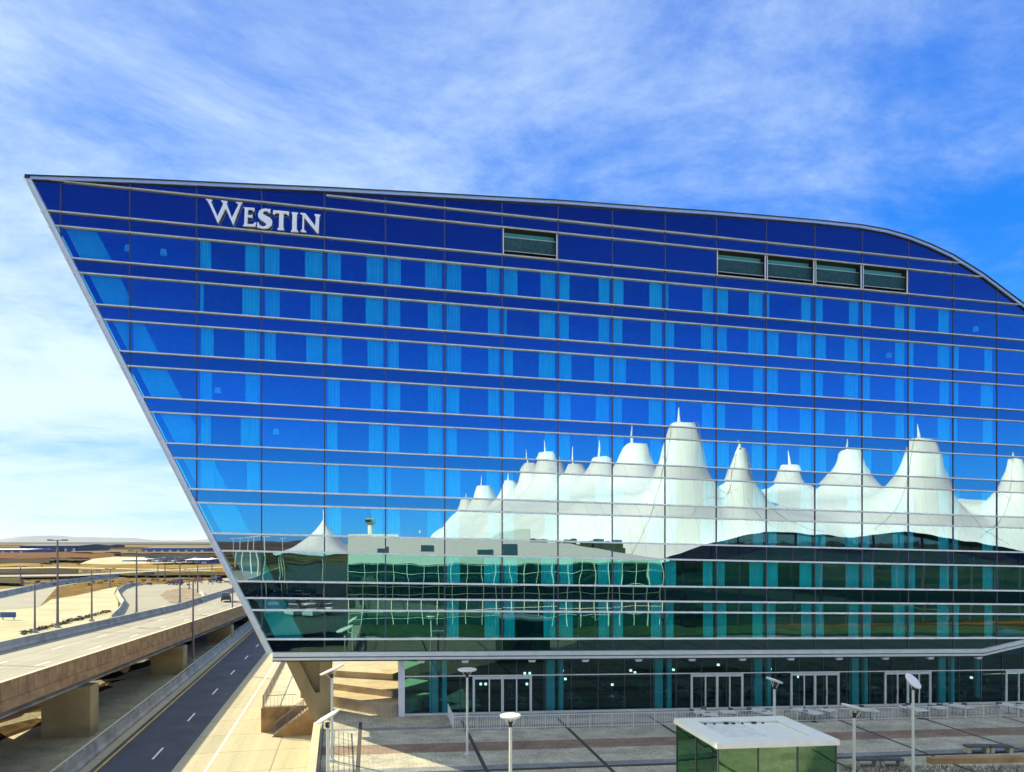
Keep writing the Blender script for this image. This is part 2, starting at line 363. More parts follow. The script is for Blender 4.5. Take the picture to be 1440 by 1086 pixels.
hm = MB()
pts = []
for i in range(41):
    X = -9800 + i * 240; D = 9000
    px = 720 + 1040 * X / D
    h = 22 + 46 * math.exp(-((px - 70) / 60) ** 2) + 22 * math.exp(-((px - 10) / 50) ** 2) + 16 * math.exp(-((px - 150) / 40) ** 2) + 8 * math.sin(i * 1.3) + 5 * math.sin(i * 3.1)
    pts.append((cf(X, D, -5), cf(X, D + 300, h + 6), cf(X, D + 900, -5)))
hm.strip([p[0] for p in pts], [p[1] for p in pts]); hm.strip([p[1] for p in pts], [p[2] for p in pts])
M['hills'] = mat('blue_grey_hills', (0.15, 0.18, 0.25), 0.95, noise=0.2, nscale=0.002)  # bluish base colour carries the haze of distance
struct(hm, 'hills', 'hills', smooth=True)

# road material: pale slabs with joints, tyre tracks
def road_mat(name, c0, rot, jw=4.6):
    m = bpy.data.materials.new(name); m.use_nodes = True; t = m.node_tree; b = t.nodes['Principled BSDF']; A = t.nodes.new; K = t.links.new
    c = A('ShaderNodeTexCoord'); mp = A('ShaderNodeMapping'); mp.inputs['Rotation'].default_value = (0, 0, rot)
    K(c.outputs['Object'], mp.inputs[0])
    br = A('ShaderNodeTexBrick'); br.offset = 0; br.inputs['Scale'].default_value = 1; br.inputs['Brick Width'].default_value = jw; br.inputs['Row Height'].default_value = 5.5
    br.inputs['Mortar Size'].default_value = 0.035; br.inputs['Color1'].default_value = (*c0, 1); br.inputs['Color2'].default_value = (*[q * 0.9 for q in c0], 1); br.inputs['Mortar'].default_value = (*[q * 0.35 for q in c0], 1)
    K(mp.outputs[0], br.inputs['Vector'])
    mp2 = A('ShaderNodeMapping'); mp2.inputs['Scale'].default_value = (0.9, 0.03, 1); K(mp.outputs[0], mp2.inputs[0])
    n = A('ShaderNodeTexNoise'); n.inputs['Scale'].default_value = 1; n.inputs['Detail'].default_value = 4; K(mp2.outputs[0], n.inputs['Vector'])
    n3 = A('ShaderNodeTexNoise'); n3.inputs['Scale'].default_value = 6; n3.inputs['Detail'].default_value = 4; K(mp.outputs[0], n3.inputs['Vector'])
    ad = A('ShaderNodeMath'); ad.operation = 'ADD'; K(n.outputs[0], ad.inputs[0]); K(n3.outputs[0], ad.inputs[1])
    r = A('ShaderNodeMapRange'); r.inputs['From Min'].default_value = 0.6; r.inputs['From Max'].default_value = 1.4; r.inputs['To Min'].default_value = 0.72; r.inputs['To Max'].default_value = 1.2; K(ad.outputs[0], r.inputs['Value'])
    v = A('ShaderNodeVectorMath'); v.operation = 'SCALE'; K(br.outputs[0], v.inputs[0]); K(r.outputs[0], v.inputs['Scale']); K(v.outputs[0], b.inputs['Base Color'])
    b.inputs['Roughness'].default_value = 0.85; return m
ROADA = math.atan2(0.214, 1) - YAW     # direction of the lower road
M['lowroad'] = road_mat('lower_road_concrete', (0.47, 0.42, 0.27), -(math.atan(0.214) + YAW))
M['deckroad'] = road_mat('deck_concrete', (0.31, 0.285, 0.225), -(math.atan(0.175) + YAW), 3.7)
M['farroad'] = mat('far_road', (0.34, 0.32, 0.26), 0.9, spec=.05, noise=0.08, nscale=0.1)

# ---- lower road
def lowL(D, off=0): return -32.3 - 0.214 * (D - 54.4) + off
rd = MB(); ak = MB(); Ds = [-260, -100, 0, 40, 80, 120, 200, 320, 420]
rd.strip([cf(lowL(D, -1.0), D, -3.40) for D in Ds], [cf(lowL(D, 26), D, -3.40) for D in Ds])
struct(rd, 'lower_road', 'lowroad')
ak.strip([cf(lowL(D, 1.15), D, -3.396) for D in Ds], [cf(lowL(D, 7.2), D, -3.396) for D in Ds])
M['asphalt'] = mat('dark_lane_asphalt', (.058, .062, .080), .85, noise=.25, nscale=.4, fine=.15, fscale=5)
struct(ak, 'dark_lanes', 'asphalt')  # concrete lanes tinted blue-dark, the deck's shade put into the colour
mk = MB()
D = -40
while D < 220:
    mk.strip([cf(lowL(D, 4.9), D, -3.392), cf(lowL(D + 3.2, 4.9), D + 3.2, -3.392)], [cf(lowL(D, 5.07), D, -3.392), cf(lowL(D + 3.2, 5.07), D + 3.2, -3.392)]); D += 12.2
mk.strip([cf(lowL(D, 9.6), D, -3.392) for D in Ds], [cf(lowL(D, 9.78), D, -3.392) for D in Ds])
mk.strip([cf(lowL(D, 17.9), D, -3.392) for D in (20, 40, 62)], [cf(lowL(D, 18.05), D, -3.392) for D in (20, 40, 62)])
struct(mk, 'lane_markings', 'asphaltmark')
ym = MB(); ym.strip([cf(lowL(D, 1.5), D, -3.392) for D in Ds], [cf(lowL(D, 1.68), D, -3.392) for D in Ds])
struct(ym, 'edge_line', 'yellow')
def barrier(name, path, label, h=0.95, m='barrier', t=0.3, rail=False):
    r = empty(name, path[0], label, 'barrier')
    b = MB(); b.sweep(path, [(-t, 0), (t, 0), (t, 0.15), (t * .45, 0.4), (t * .35, h), (-t * .35, h), (-t * .45, 0.4), (-t, 0.15)])
    b.build('barrier_wall', m, r)
    if rail:
        q = MB(); q.sweep([Vector(p) + Vector((0, 0, h + 0.22)) for p in path], [(-.04, 0), (.04, 0), (.04, .08), (-.04, .08)])
        q.build('top_rail', 'silver', r)
        for a, b_ in zip(path[2:-2], path[3:-1]):
            a, b_ = Vector(a), Vector(b_); n = max(1, int((b_ - a).length / 3.4))
            for i in range(n): p = a.lerp(b_, i / n); q = MB(); q.box(p.x - .03, p.x + .03, p.y - .03, p.y + .03, p.z + h, p.z + h + .24); q.build('rail_post', 'silver', r)
    return r
barrier('road_barrier', [cf(lowL(D), D, -3.40) for D in (-60, 0, 40, 80, 120, 170, 260)], 'concrete barrier with a steel rail along the left side of the shaded lower road', h=1.0, rail=True)

# ---- raised road on piers
def deckz(D):                           # top of the deck surface
    t = (D - 49.6) / 88.4
    return 3.15 - 2.3 * max(-0.6, min(t, 1.0)) - (0.15 * smooth01((D - 138) / 60))
dk = empty('elevated_road', cf(-40, 60, -3.4), 'raised concrete road on broad piers crossing the lower left, tan panelled parapet', 'elevated road')
DD = [-120, -60, -10, 20, 40, 60, 80, 100, 120, 138, 160, 200, 260]
q = MB()
for a, b in zip(DD[:-1], DD[1:]):
    pa = [cf(edgeX(a) - 0.12, a), cf(edgeX(b) - 0.12, b), cf(edgeX(b) - 12.9, b), cf(edgeX(a) - 12.9, a)]
    zs = [deckz(a), deckz(b), deckz(b), deckz(a)]
    q.hexa([(p.x, p.y, z - 0.45) for p, z in zip(pa, zs)] + [(p.x, p.y, z) for p, z in zip(pa, zs)])
q.build('deck_slab', 'deckroad', dk)
path = [cf(edgeX(D), D, deckz(D)) for D in DD]
q = MB(); q.sweep(path, [(-.12, -.46), (.16, -.46), (.16, .95), (-.16, .95), (-.16, .0), (-.12, .0)]); q.build('parapet', 'tanwall', dk)
q = MB(); q.sweep(path, [(.17, -.98), (.30, -.98), (.30, -.30), (.17, -.30)]); q.build('edge_beam', 'tanwall', dk)
q = MB(); q.sweep(path, [(-.18, .951), (.18, .951), (.18, 1.0), (-.18, 1.0)]); q.build('coping', 'concrete', dk)
q = MB()
D = 30
while D < 150:                          # vertical joints of the parapet panels
    p = cf(edgeX(D), D, deckz(D)); d = (RX * -0.175 + FW).normalized(); r = Vector((d.y, -d.x, 0)); p2 = p + r * 0.163
    q.hexa([p2 + Vector((-d.x * .02, -d.y * .02, -.28)), p2 + r * .006 + Vector((-d.x * .02, -d.y * .02, -.28)), p2 + r * .006 + Vector((d.x * .02, d.y * .02, -.28)), p2 + Vector((d.x * .02, d.y * .02, -.28)),
            p2 + Vector((-d.x * .02, -d.y * .02, .94)), p2 + r * .006 + Vector((-d.x * .02, -d.y * .02, .94)), p2 + r * .006 + Vector((d.x * .02, d.y * .02, .94)), p2 + Vector((d.x * .02, d.y * .02, .94))]); D += 2.4
q.build('panel_joint', 'joint', dk)
for off in (-1.2, -4.7, -8.2, -11.7):
    q = MB(); q.sweep([cf(edgeX(D) + off, D, deckz(D) - 0.46) for D in DD], [(-.45, -1.35), (.45, -1.35), (.45, -1.2), (.12, -1.0), (.12, -.2), (.4, 0), (-.4, 0), (-.12, -.2), (-.12, -1.0), (-.45, -1.2)])
    q.build('girder', 'barrier', dk)
fb_ = [cf(edgeX(D) - 12.7, D, deckz(D)) for D in DD]
q = MB(); q.sweep(fb_, [(-.25, 0), (.3, 0), (.3, .15), (.12, .4), (.1, 1.0), (-.15, 1.0), (-.25, .3)]); q.build('far_parapet', 'barrier', dk)
q = MB(); D = -20
while D < 200:
    for off in (-4.4, -8.3): q.strip([cf(edgeX(D) + off, D, deckz(D) + .006), cf(edgeX(D + 3) + off, D + 3, deckz(D + 3) + .006)], [cf(edgeX(D) + off - .15, D, deckz(D) + .006), cf(edgeX(D + 3) + off - .15, D + 3, deckz(D + 3) + .006)])
    D += 12
q.build('lane_dash', 'asphaltmark', dk)
q = MB()
for D in (33, 63, 92, 122): q.strip([cf(edgeX(D) - .3, D, deckz(D) + .007), cf(edgeX(D) - 12.2, D + 2, deckz(D) + .007)], [cf(edgeX(D) - .3, D + .1, deckz(D) + .007), cf(edgeX(D) - 12.2, D + 2.1, deckz(D) + .007)])
q.build('expansion_joint', 'joint', dk)
for D in (5, 36, 64, 94, 124):
    ang = math.atan(0.175) + YAW; zt = deckz(D) - 0.46 - 1.36
    c = cf(edgeX(D) - 6.4, D, 0)
    q = MB()
    prof = [(-6.3, zt), (6.3, zt), (6.3, zt - .55), (3.7, zt - 1.5), (-3.7, zt - 1.5), (-6.3, zt - .55)]
    d = Vector((-math.sin(ang), math.cos(ang), 0)); r = Vector((d.y, -d.x, 0))
    q.prism([c + r * a - d * 1.1 + Vector((0, 0, b)) for a, b in prof], d * 2.2)
    q.build('pier_cap', 'pierconc', dk)
    for k in (-1, 1):
        q = MB(); cc = c + r * (k * 3.6 + (1.0 if k > 0 else 0)); q.rbox((cc.x, cc.y, -4.6), 3.9, 1.9, zt + 4.6 - .02, ang); q.build('pier_column', 'pierconc', dk)

em = MB(); qs = [2.5] + [-1.5 - 1.5 * i for i in range(12)]; De = [10 + 6 * i for i in range(24)]
for D in De:
    for q_ in qs: em.v.append(tuple(cf(edgeX(D) + q_, D, gz(edgeX(D) + q_, D) + (.09 if q_ < -2 else .035))))
for j in range(len(De) - 1):
    for i in range(len(qs) - 1): em.f.append((j * len(qs) + i, j * len(qs) + i + 1, (j + 1) * len(qs) + i + 1, (j + 1) * len(qs) + i))
M['embank'] = mat('pale_slope_concrete', (.42, .38, .22), .95, noise=.25, nscale=.35, fine=.2, fscale=3)
struct(em, 'embankment', 'embank')
# ---- ground patches beyond the raised road
G = 0.6
def patch(name, pts, z, m, kind='structure'):  # flat ground sheet
    q = MB(); q.sheet([at(a, b, z) for a, b in pts]); o = q.build(name, m); me = o.data
    b = bmesh.new(); b.from_mesh(me); bmesh.ops.triangulate(b, faces=b.faces)
    for f in b.faces:
        if f.normal.z < 0: f.normal_flip()
    b.to_mesh(me); b.free(); return tag(o, kind=kind)
FC = {'rust': (.13, .050, .012), 'ochre': (.20, .115, .022), 'darkbrown': (.032, .018, .010), 'olive': (.062, .05, .02), 'green': (.09, .095, .05), 'tan': (.17, .125, .06), 'gold': (.25, .155, .03)}
for k_, v_ in FC.items(): M['f_' + k_] = mat(k_ + '_field', v_, .95, spec=.03, noise=.35, nscale=.03, fine=.3, fscale=.4)
random.seed(31)
for y0, y1, xa, xb, c_ in ((763.0, 764.2, -480, 330, 'olive'), (764.2, 765.4, -480, 330, 'green'), (765.4, 766.6, -480, 120, 'tan'), (765.6, 767.0, 110, 330, 'darkbrown'), (767.0, 769, 130, 330, 'gold'), (769, 773, 150, 330, 'darkbrown'), (773, 778, 100, 330, 'tan'),
        (777, 786, -480, 170, 'rust'), (779, 782.6, 160, 330, 'darkbrown'), (785.5, 792.5, -480, 70, 'darkbrown'), (784, 788, 70, 125, 'olive'), (792, 797.2, -480, 60, 'gold'), (793.8, 799.6, 58, 330, 'gold'), (799.6, 807, -480, 110, 'darkbrown'), (800.4, 805, 108, 330, 'ochre'), (804.5, 809, 100, 330, 'olive'), (812.5, 820, -480, 30, 'olive')):
    n_ = 14; T_ = [(xa + (xb - xa) * i / n_, y0 + random.uniform(-.35, .35) * (1 + (y0 > 775)) * (y0 > 769)) for i in range(n_ + 1)]; B2_ = [(xb + (xa - xb) * i / n_, y1 + random.uniform(-.35, .35) * (1 + (y1 > 775)) * (y1 > 769)) for i in range(n_ + 1)]
    q = MB(); q.strip([at(a, b, G + .9) for a, b in T_], [at(a, b, G + .9) for a, b in reversed(B2_)]); struct(q, 'field_strip', 'f_' + c_)
patch('gravel_yard', [(-420, 932), (-60, 868), (0, 858), (55, 854), (72, 843), (105, 838), (145, 829), (165, 825), (160, 835), (166, 846), (166, 860), (150, 872), (110, 884), (35, 905), (-60, 930), (-420, 1030)], G + .03, 'gravel')
patch('grass_verge', [(55, 854), (80, 826), (120, 820), (165, 813), (240, 813), (340, 806), (340, 812), (240, 822), (183, 826), (165, 825), (145, 829), (105, 838), (72, 843)], G + .04, 'ochre')
patch('side_road', [(-420, 930), (-420, 912), (-60, 845), (0, 829), (40, 824), (100, 815), (165, 808), (240, 805), (340, 800), (340, 804), (240, 810), (165, 813), (120, 818), (80, 826), (55, 854), (0, 858), (-60, 866)], G + .05, 'farroad')
patch('interchange_road', [(150, 875), (160, 862), (170, 850), (160, 836), (167, 829), (183, 825), (197, 823), (240, 821), (280, 818), (322, 813), (360, 808), (370, 830), (360, 850), (320, 868), (284, 846), (200, 862), (160, 874)], G + .06, 'farroad')
patch('traffic_island', [(225, 837), (235, 830), (260, 826), (278, 829), (284, 836), (285, 842), (278, 847), (253, 849), (238, 847)], G + .12, 'brownsoil')
patch('country_road', [(-420, 816), (110, 810), (340, 797), (340, 795.5), (110, 807.5), (-420, 813)], G + 1.0, 'farroad')
patch('farm_track', [(0, 800), (80, 799), (300, 803), (300, 802), (80, 797.3), (0, 798.2)], G + 1.0, 'gravel')
patch('car_park', [(112, 793), (130, 786), (160, 783), (300, 784), (300, 790), (200, 793), (150, 794)], G + 1.0, 'gravel')

def kerb(name, px, label, z=G, h=0.7, m='barrier', t=.25):
    return barrier(name, [at(a, b, z) for a, b in px], label, h=h, m=m, t=t)
kerb('road_barrier', [(168, 812), (130, 816), (100, 820), (70, 825), (40, 831), (0, 840), (-60, 852), (-420, 918)], 'long low dark barrier curving along the far side road at the left edge', h=1.3)
kerb('road_barrier', [(197, 823), (183, 825), (172, 829), (165, 835), (170, 845), (174, 851), (168, 862), (158, 872)], 'S-shaped kerb wall beside the pale gravel yard', h=1.0)
kerb('road_barrier', [(284, 849), (288, 843), (285, 837), (278, 832)], 'rounded barrier end curling round the brown traffic island', h=0.9)
# rubble row along the yard
rb = MB(); random.seed(3)
for i in range(260):
    t = i / 260; px = 30 + 125 * t; py = 893 - 33 * t + random.uniform(-1.3, 1.3)
    p = at(px + random.uniform(-1, 1), py, G); s = random.uniform(.2, .6)
    vs = [p + Vector((random.uniform(-1, 1), random.uniform(-1, 1), random.uniform(0, 1))) * s for _ in range(4)]
    rb.add(vs, [(0, 1, 2), (0, 2, 3), (0, 3, 1), (1, 3, 2)])
tag(rb.build('rubble', 'rubble'), 'dark rubble stones lining the lower edge of the gravel yard', 'rubble', kind='stuff')
sb = MB()
for i in range(420):                    # scrub tufts on the verge and plain
    px = random.uniform(0, 330); py = random.choice([random.uniform(776, 806), random.uniform(814, 822), random.uniform(800, 812)])
    p = at(px, py, G + .6); s = random.uniform(.25, .8) * (1 + (830 - py) / 30)
    vs = [p + Vector((random.uniform(-1, 1) * s, random.uniform(-1, 1) * s, random.uniform(-.5, .4) * s)) for _ in range(4)]
    sb.add(vs, [(0, 1, 2), (0, 2, 3), (0, 3, 1), (1, 3, 2)])
M['scrub'] = mat('dry_scrub', (0.10, 0.07, 0.03), 0.95, noise=0.5, nscale=0.05)
tag(sb.build('dry_scrub', 'scrub'), 'dry brown scrub scattered over the plain and verges', 'scrub', kind='stuff')

# ---- far buildings
def shed(px0, px1, py_base, py_top, depth, m, label, roofm='farwhite', name='warehouse'):
    a, b = at(px0, py_base, G), at(px1, py_base, G); d = (b - a); d.z = 0; L_ = d.length; d.normalize(); nrm = Vector((-d.y, d.x, 0))
    D = (b - CAM).xy.dot(FW); h = (py_base - py_top) * D / 1040
    r = empty(name, (a + b) / 2, label, 'building')
    q = MB(); q.prism([a, b, b + nrm * depth, a + nrm * depth], (0, 0, h * .8)); q.build('wall', m, r)
    q = MB(); e = nrm * depth / 2 + Vector((0, 0, h)); up8 = Vector((0, 0, h * .8))
    q.add([a + up8 - d - nrm, b + up8 + d - nrm, b + d + e, a - d + e, a + up8 - d + nrm * (depth + 1), b + up8 + d + nrm * (depth + 1)], [(0, 1, 2, 3), (3, 2, 5, 4), (0, 3, 4), (1, 5, 2), (0, 4, 5, 1)]); q.build('roof', roofm, r)
    n = min(14, max(3, int(L_ / 9)))
    for i in range(n):
        p = a + d * (L_ * (i + .5) / n) - nrm * .15
        q = MB(); q.prism([p - d * 1.5, p + d * 1.5, p + d * 1.5 - nrm * .1, p - d * 1.5 - nrm * .1], (0, 0, h * .45)); q.build('loading_door', 'farwhite' if m != 'farwhite' else 'darkblue', r)
    return r
shed(28, 110, 776, 765.5, 70, 'darkblue', 'long dark blue building on the plain, left of the tallest light mast', 'darkblue')
shed(-40, 36, 778, 772, 50, 'bluewall', 'low pale roofed building at the far left edge of the plain')
shed(112, 150, 771.5, 766, 60, 'darkblue', 'small dark building behind the white sheds on the plain', 'darkblue')
shed(200, 290, 777, 769.5, 60, 'bluewall', 'long bright blue building in front of the horizon, right of the masts', 'bluewall')
shed(262, 292, 793, 786, 25, 'bluewall', 'short blue building beside the crowded car park')
shed(172, 186, 792, 786.3, 15, 'farwhite', 'left of the two small white sheds in the car park')
shed(192, 206, 792, 786, 15, 'farwhite', 'right of the two small white sheds in the car park')

# ---- vehicles
def make_car(label, paint, van=False, cat='car'):
    m = mat('car_paint', paint, 0.3, 0.2)
    r = empty('parked_car' if not van else 'moving_car', (0, 0, 0), label, cat)
    Wd = 0.95; q = MB()
    side = [(-2.35, .35), (-2.4, .75), (-2.25, 1.0), (-1.9, 1.08), (1.1, 1.05), (2.1, .92), (2.35, .7), (2.35, .35)]
    q.prism([(-Wd, a, b) for a, b in side], (2 * Wd, 0, 0)); q.build('body', m, r)
    cab = [(-2.2, 1.081), (-1.95, 1.62), (-1.5, 1.70), (0.1, 1.68), (1.0, 1.051)]
    q = MB(); n = len(cab); A_ = [(-Wd * .93, a, b) if b < 1.2 else (-Wd * .78, a, b) for a, b in cab]; B_ = [(-p[0], p[1], p[2]) for p in A_]
    q.add(A_ + B_, [tuple(reversed(range(n))), tuple(range(n, 2 * n))] + [(i, (i + 1) % n, n + (i + 1) % n, n + i) for i in range(n)]); q.build('windows', 'carglass', r)
    q = MB(); q.box(-.74, .74, -1.9, 0.08, 1.69, 1.74); q.build('roof', m, r)
    for sx in (-1, 1):
        for y_ in (-1.45, 1.45):
            q = MB(); q.tube((sx * .76, y_, .34), (sx * .98, y_, .34), .34, n=14); w = q.build('wheel', 'tyre', r)
            q = MB(); q.tube((sx * .97, y_, .34), (sx * 1.0, y_, .34), .2, n=10); q.build('rim', 'silver', w)
        q = MB(); q.box(min(sx * .6, sx * .92), max(sx * .6, sx * .92), -2.43, -2.39, .72, .95); q.build('tail_light', 'redlight', r)
        q = MB(); q.box(min(sx * .55, sx * .9), max(sx * .55, sx * .9), 2.33, 2.37, .6, .8); q.build('headlight', 'headlens', r)
    q = MB(); q.box(-.96, .96, -2.46, -2.36, .36, .6); q.build('bumper', 'darkmetal', r)
    return r
def place(o, px, py, z, rz, label=None, first=False):
    p = at(px, py, z)
    if first: o.location = p; o.rotation_euler = (0, 0, rz); return o
    return copy_tree(o, p, rz, label)
car1 = make_car('dark green car seen from behind on the wide road beside the hotel edge', (0.03, 0.06, 0.06))
car1.name = 'moving_car'
place(car1, 318, 845, G + .95 - .6, YAW + .35, first=True)
car2 = make_car('purple red car at the far rim of the road behind the traffic island', (0.16, 0.05, 0.10)); place(car2, 246, 822.5, G + .06, YAW + 1.2, first=True)
car3 = make_car('black car with a pale roof driving past the island towards the hotel edge', (0.03, 0.035, 0.06)); place(car3, 303, 818.5, G + .06, YAW + 1.0, first=True)
car4 = make_car('dark pickup-like car alone on the country road beyond the verge', (0.02, 0.02, 0.03)); place(car4, 207, 811, G + .06, YAW + 1.5, first=True)
tints = [(0.7, 0.7, 0.72), (0.05, 0.08, 0.2), (0.25, 0.05, 0.05), (0.3, 0.32, 0.35)]
protos = []
for t in tints:
    c_ = make_car('small distant car in the crowded car park on the plain', t); c_['group'] = 'cars in the distant car park'; protos.append(c_)
random.seed(11); k = 0
for row, py in enumerate((786.5, 788.4, 790.6)):
    for i in range(16):
        px = 208 + i * 5.6 + row * 1.7
        if px > 261 and py > 787: continue
        pr = protos[k % 4]
        if k < 4: place(pr, px, py, G + 1.02, YAW, first=True)
        else: place(pr, px, py, G + 1.02, YAW + random.choice((0, math.pi)))
        nc = [o for o in col.objects if o.get('group') == 'cars in the distant car park' and o.type == 'EMPTY']
        (pr if k < 4 else nc[-1])['label'] = ('silver', 'dark blue', 'dark red', 'grey')[k % 4] + ' car in the distant car park, ' + ordw(i) + ' of the ' + ('back', 'middle', 'front')[row] + ' row'
        k += 1

# ---- tall road masts
def mast(px, pyt, pyb, z, label, tall=False, r0=.14):
    b = at(px, pyb, z); D = (b - CAM).xy.dot(FW); h = (pyb - pyt) * D / 1040
    r = empty('light_mast', b, label, 'light mast', 'tall light masts along the roads')
    q = MB(); q.tube(b, b + Vector((0, 0, h)), r0 * 1.1, r0 * .6, 8); q.build('pole', 'polemetal', r)
    q = MB(); q.box(b.x - .3, b.x + .3, b.y - .3, b.y + .3, b.z, b.z + .35); q.build('base', 'barrier', r)
    q = MB(); t = b + Vector((0, 0, h)); q.bar(t - Vector((1.0, .2, 0)), t + Vector((1.0, .2, 0)), .12, .12)
    for s in (-1, 1): q.box(t.x + s * 1.0 - .35, t.x + s * 1.0 + .35, t.y - .2, t.y + .2, t.z - .08, t.z + .14)
    q.build('lamp_head', 'polemetal', r)
mast(81, 760, 883, G, 'tallest light mast, standing by the pale gravel yard', r0=.19)
mast(49, 820, 890, G, 'short light mast at the lower left corner of the gravel yard', r0=.15)
mast(129, 803, 874, G, 'light mast where the rubble row meets the raised road', r0=.15)
mast(192, 775, 863, G, 'light mast on the pale road between gravel yard and island', r0=.18)
mast(253, 792, 849, G, 'light mast planted on the brown traffic island', r0=.18)
mast(271.5, 815, 931, -2.5, 'light mast rising from the lower road barrier, left of two', r0=.15)
mast(327, 818, 889, -2.5, 'light mast rising from the lower road barrier close to the hotel edge', r0=.15)
mast(222, 794, 818, G, 'left of a close pair of light masts behind the wide road', r0=.2)
mast(232, 790, 817, G, 'right of a close pair of light masts behind the wide road', r0=.2)
mast(266, 801, 829, G, 'slim light mast at the back rim of the traffic island', r0=.15)
mast(278, 788, 834, G, 'light mast at the right end of the traffic island', r0=.18)
mast(298, 793, 820, G, 'light mast beyond the wide road, nearest to the hotel edge', r0=.2)
mast(155, 800, 826, G, 'light mast on the ochre verge behind the gravel yard', r0=.15)
mast(29, 797, 822, G, 'light mast beyond the side road at the far left', r0=.2)

# roadside sign panel
def road_sign(px0, px1, py0, py1, pyb, m, label):
    a, b = at(px0, pyb, G), at(px1, pyb, G); D = ((a + b) / 2 - CAM).xy.dot(FW); k = D / 1040
    r = empty('road_sign', (a + b) / 2, label, 'sign')
    q = MB(); z0, z1 = G + (pyb - py1) * k, G + (pyb - py0) * k
    q.prism([(a.x, a.y, z0), (b.x, b.y, z0), (b.x, b.y, z1), (a.x, a.y, z1)], (0.02, .12, 0)); q.build('panel', m, r)
    for t in (.15, .85):
        p = a.lerp(b, t); q = MB(); q.tube(p + Vector((0, .2, 0)), (p.x, p.y + .2, z1), .08, n=6); q.build('post', 'polemetal', r)
road_sign(0, 22, 861, 868.5, 872, 'bluewall', 'blue grey panel standing in the gravel yard at the left edge')
road_sign(273, 286, 812, 816, 822, 'redlight', 'small dark red road sign behind the traffic island')
road_sign(205, 211, 817, 820, 822.5, 'farwhite', 'small white sign on the verge above the S-shaped kerb')

# ================================================================ PLAZA
def plaza_mat():
    m = bpy.data.materials.new('plaza_paving'); m.use_nodes = True; t = m.node_tree; b = t.nodes['Principled BSDF']; A = t.nodes.new; K = t.links.new
    c = A('ShaderNodeTexCoord'); sp = A('ShaderNodeSeparateXYZ'); K(c.outputs['Object'], sp.inputs[0])
    r = A('ShaderNodeValToRGB'); r.color_ramp.interpolation = 'CONSTANT'; e = r.color_ramp.elements
    mr_ = A('ShaderNodeMapRange'); mr_.inputs['From Min'].default_value = -22; mr_.inputs['From Max'].default_value = 0; K(sp.outputs[1], mr_.inputs['Value'])
    K(mr_.outputs[0], r.inputs[0])
    pale = (0.54, 0.51, 0.40, 1); brown = (0.31, 0.22, 0.16, 1); grey = (0.26, 0.28, 0.29, 1); mid = (0.50, 0.46, 0.34, 1)
    def pos(yv): return (yv + 22) / 22
    e[0].position = 0; e[0].color = mid; e[1].position = pos(-13.6); e[1].color = grey
    for p, cc in ((-12.7, pale), (-9.6, brown), (-7.4, pale), (-3.6, grey), (-2.9, mid)):
        q = e.new(pos(p)); q.color = cc
    n = A('ShaderNodeTexNoise'); n.inputs['Scale'].default_value = 7; n.inputs['Detail'].default_value = 3; K(c.outputs['Object'], n.inputs['Vector'])
    n2 = A('ShaderNodeTexNoise'); n2.inputs['Scale'].default_value = 0.6; n2.inputs['Detail'].default_value = 4; K(c.outputs['Object'], n2.inputs['Vector'])
    mu = A('ShaderNodeMath'); mu.operation = 'ADD'; K(n.outputs[0], mu.inputs[0]); K(n2.outputs[0], mu.inputs[1])
    r2 = A('ShaderNodeMapRange'); r2.inputs['From Min'].default_value = 0.7; r2.inputs['From Max'].default_value = 1.3; r2.inputs['To Min'].default_value = 0.62; r2.inputs['To Max'].default_value = 1.35; K(mu.outputs[0], r2.inputs['Value'])
    br = A('ShaderNodeTexBrick'); br.inputs['Scale'].default_value = 1; br.inputs['Brick Width'].default_value = 0.6; br.inputs['Row Height'].default_value = 0.3; br.inputs['Mortar Size'].default_value = 0.012
    br.inputs['Color1'].default_value = (1, 1, 1, 1); br.inputs['Color2'].default_value = (0.82, 0.82, 0.82, 1); br.inputs['Mortar'].default_value = (0.55, 0.55, 0.55, 1); K(c.outputs['Object'], br.inputs['Vector'])
    v = A('ShaderNodeVectorMath'); v.operation = 'SCALE'; K(r.outputs[0], v.inputs[0]); K(r2.outputs[0], v.inputs['Scale'])
    v2 = A('ShaderNodeVectorMath'); v2.operation = 'MULTIPLY'; K(v.outputs[0], v2.inputs[0]); K(br.outputs[0], v2.inputs[1]); K(v2.outputs[0], b.inputs['Base Color'])
    b.inputs['Roughness'].default_value = 0.85; return m
M['plaza'] = plaza_mat()
eL = [cf(-2.5, 6), cf(-11.2, 41.6), cf(-13.9, 53.2), cf(-15.0, 58)]     # left edge of the plaza
pl = MB()
pp = [Vector((4.5, -63.8, 0))] + eL[1:] + [cf(-19.6, 80), cf(-22, 92), Vector((140, 30, 0)), Vector((140, -63.8, 0))]
pp = [up(p) for p in pp]
pl.add([Vector((p.x, p.y, -3.9)) for p in pp] + pp, [tuple(range(len(pp))), tuple(range(len(pp), 2 * len(pp)))] + [(i, (i + 1) % len(pp), len(pp) + (i + 1) % len(pp), len(pp) + i) for i in range(len(pp))])
struct(pl, 'plaza', 'plaza')
jm = MB()
for k in range(-1, 12):                 # dark drainage joints square to the facade
    a = 6.6 + 7.55 * k
    if a < -6 or a > 90: continue
    xs0, xs1 = a - .13, a + .13
    if a < 3: continue
    jm.add([(xs0, -45, sh(xs0) + .004), (xs1, -45, sh(xs1) + .004), (xs1, -1, sh(xs1) + .004), (xs0, -1, sh(xs0) + .004)], [(0, 1, 2, 3)])
jm.add([(3, -13.9, sh(3) + .008), (94, -13.9, sh(94) + .008), (94, -13.5, sh(94) + .008), (3, -13.5, sh(3) + .008)], [(0, 1, 2, 3)])
struct(jm, 'plaza_joints', 'joint')

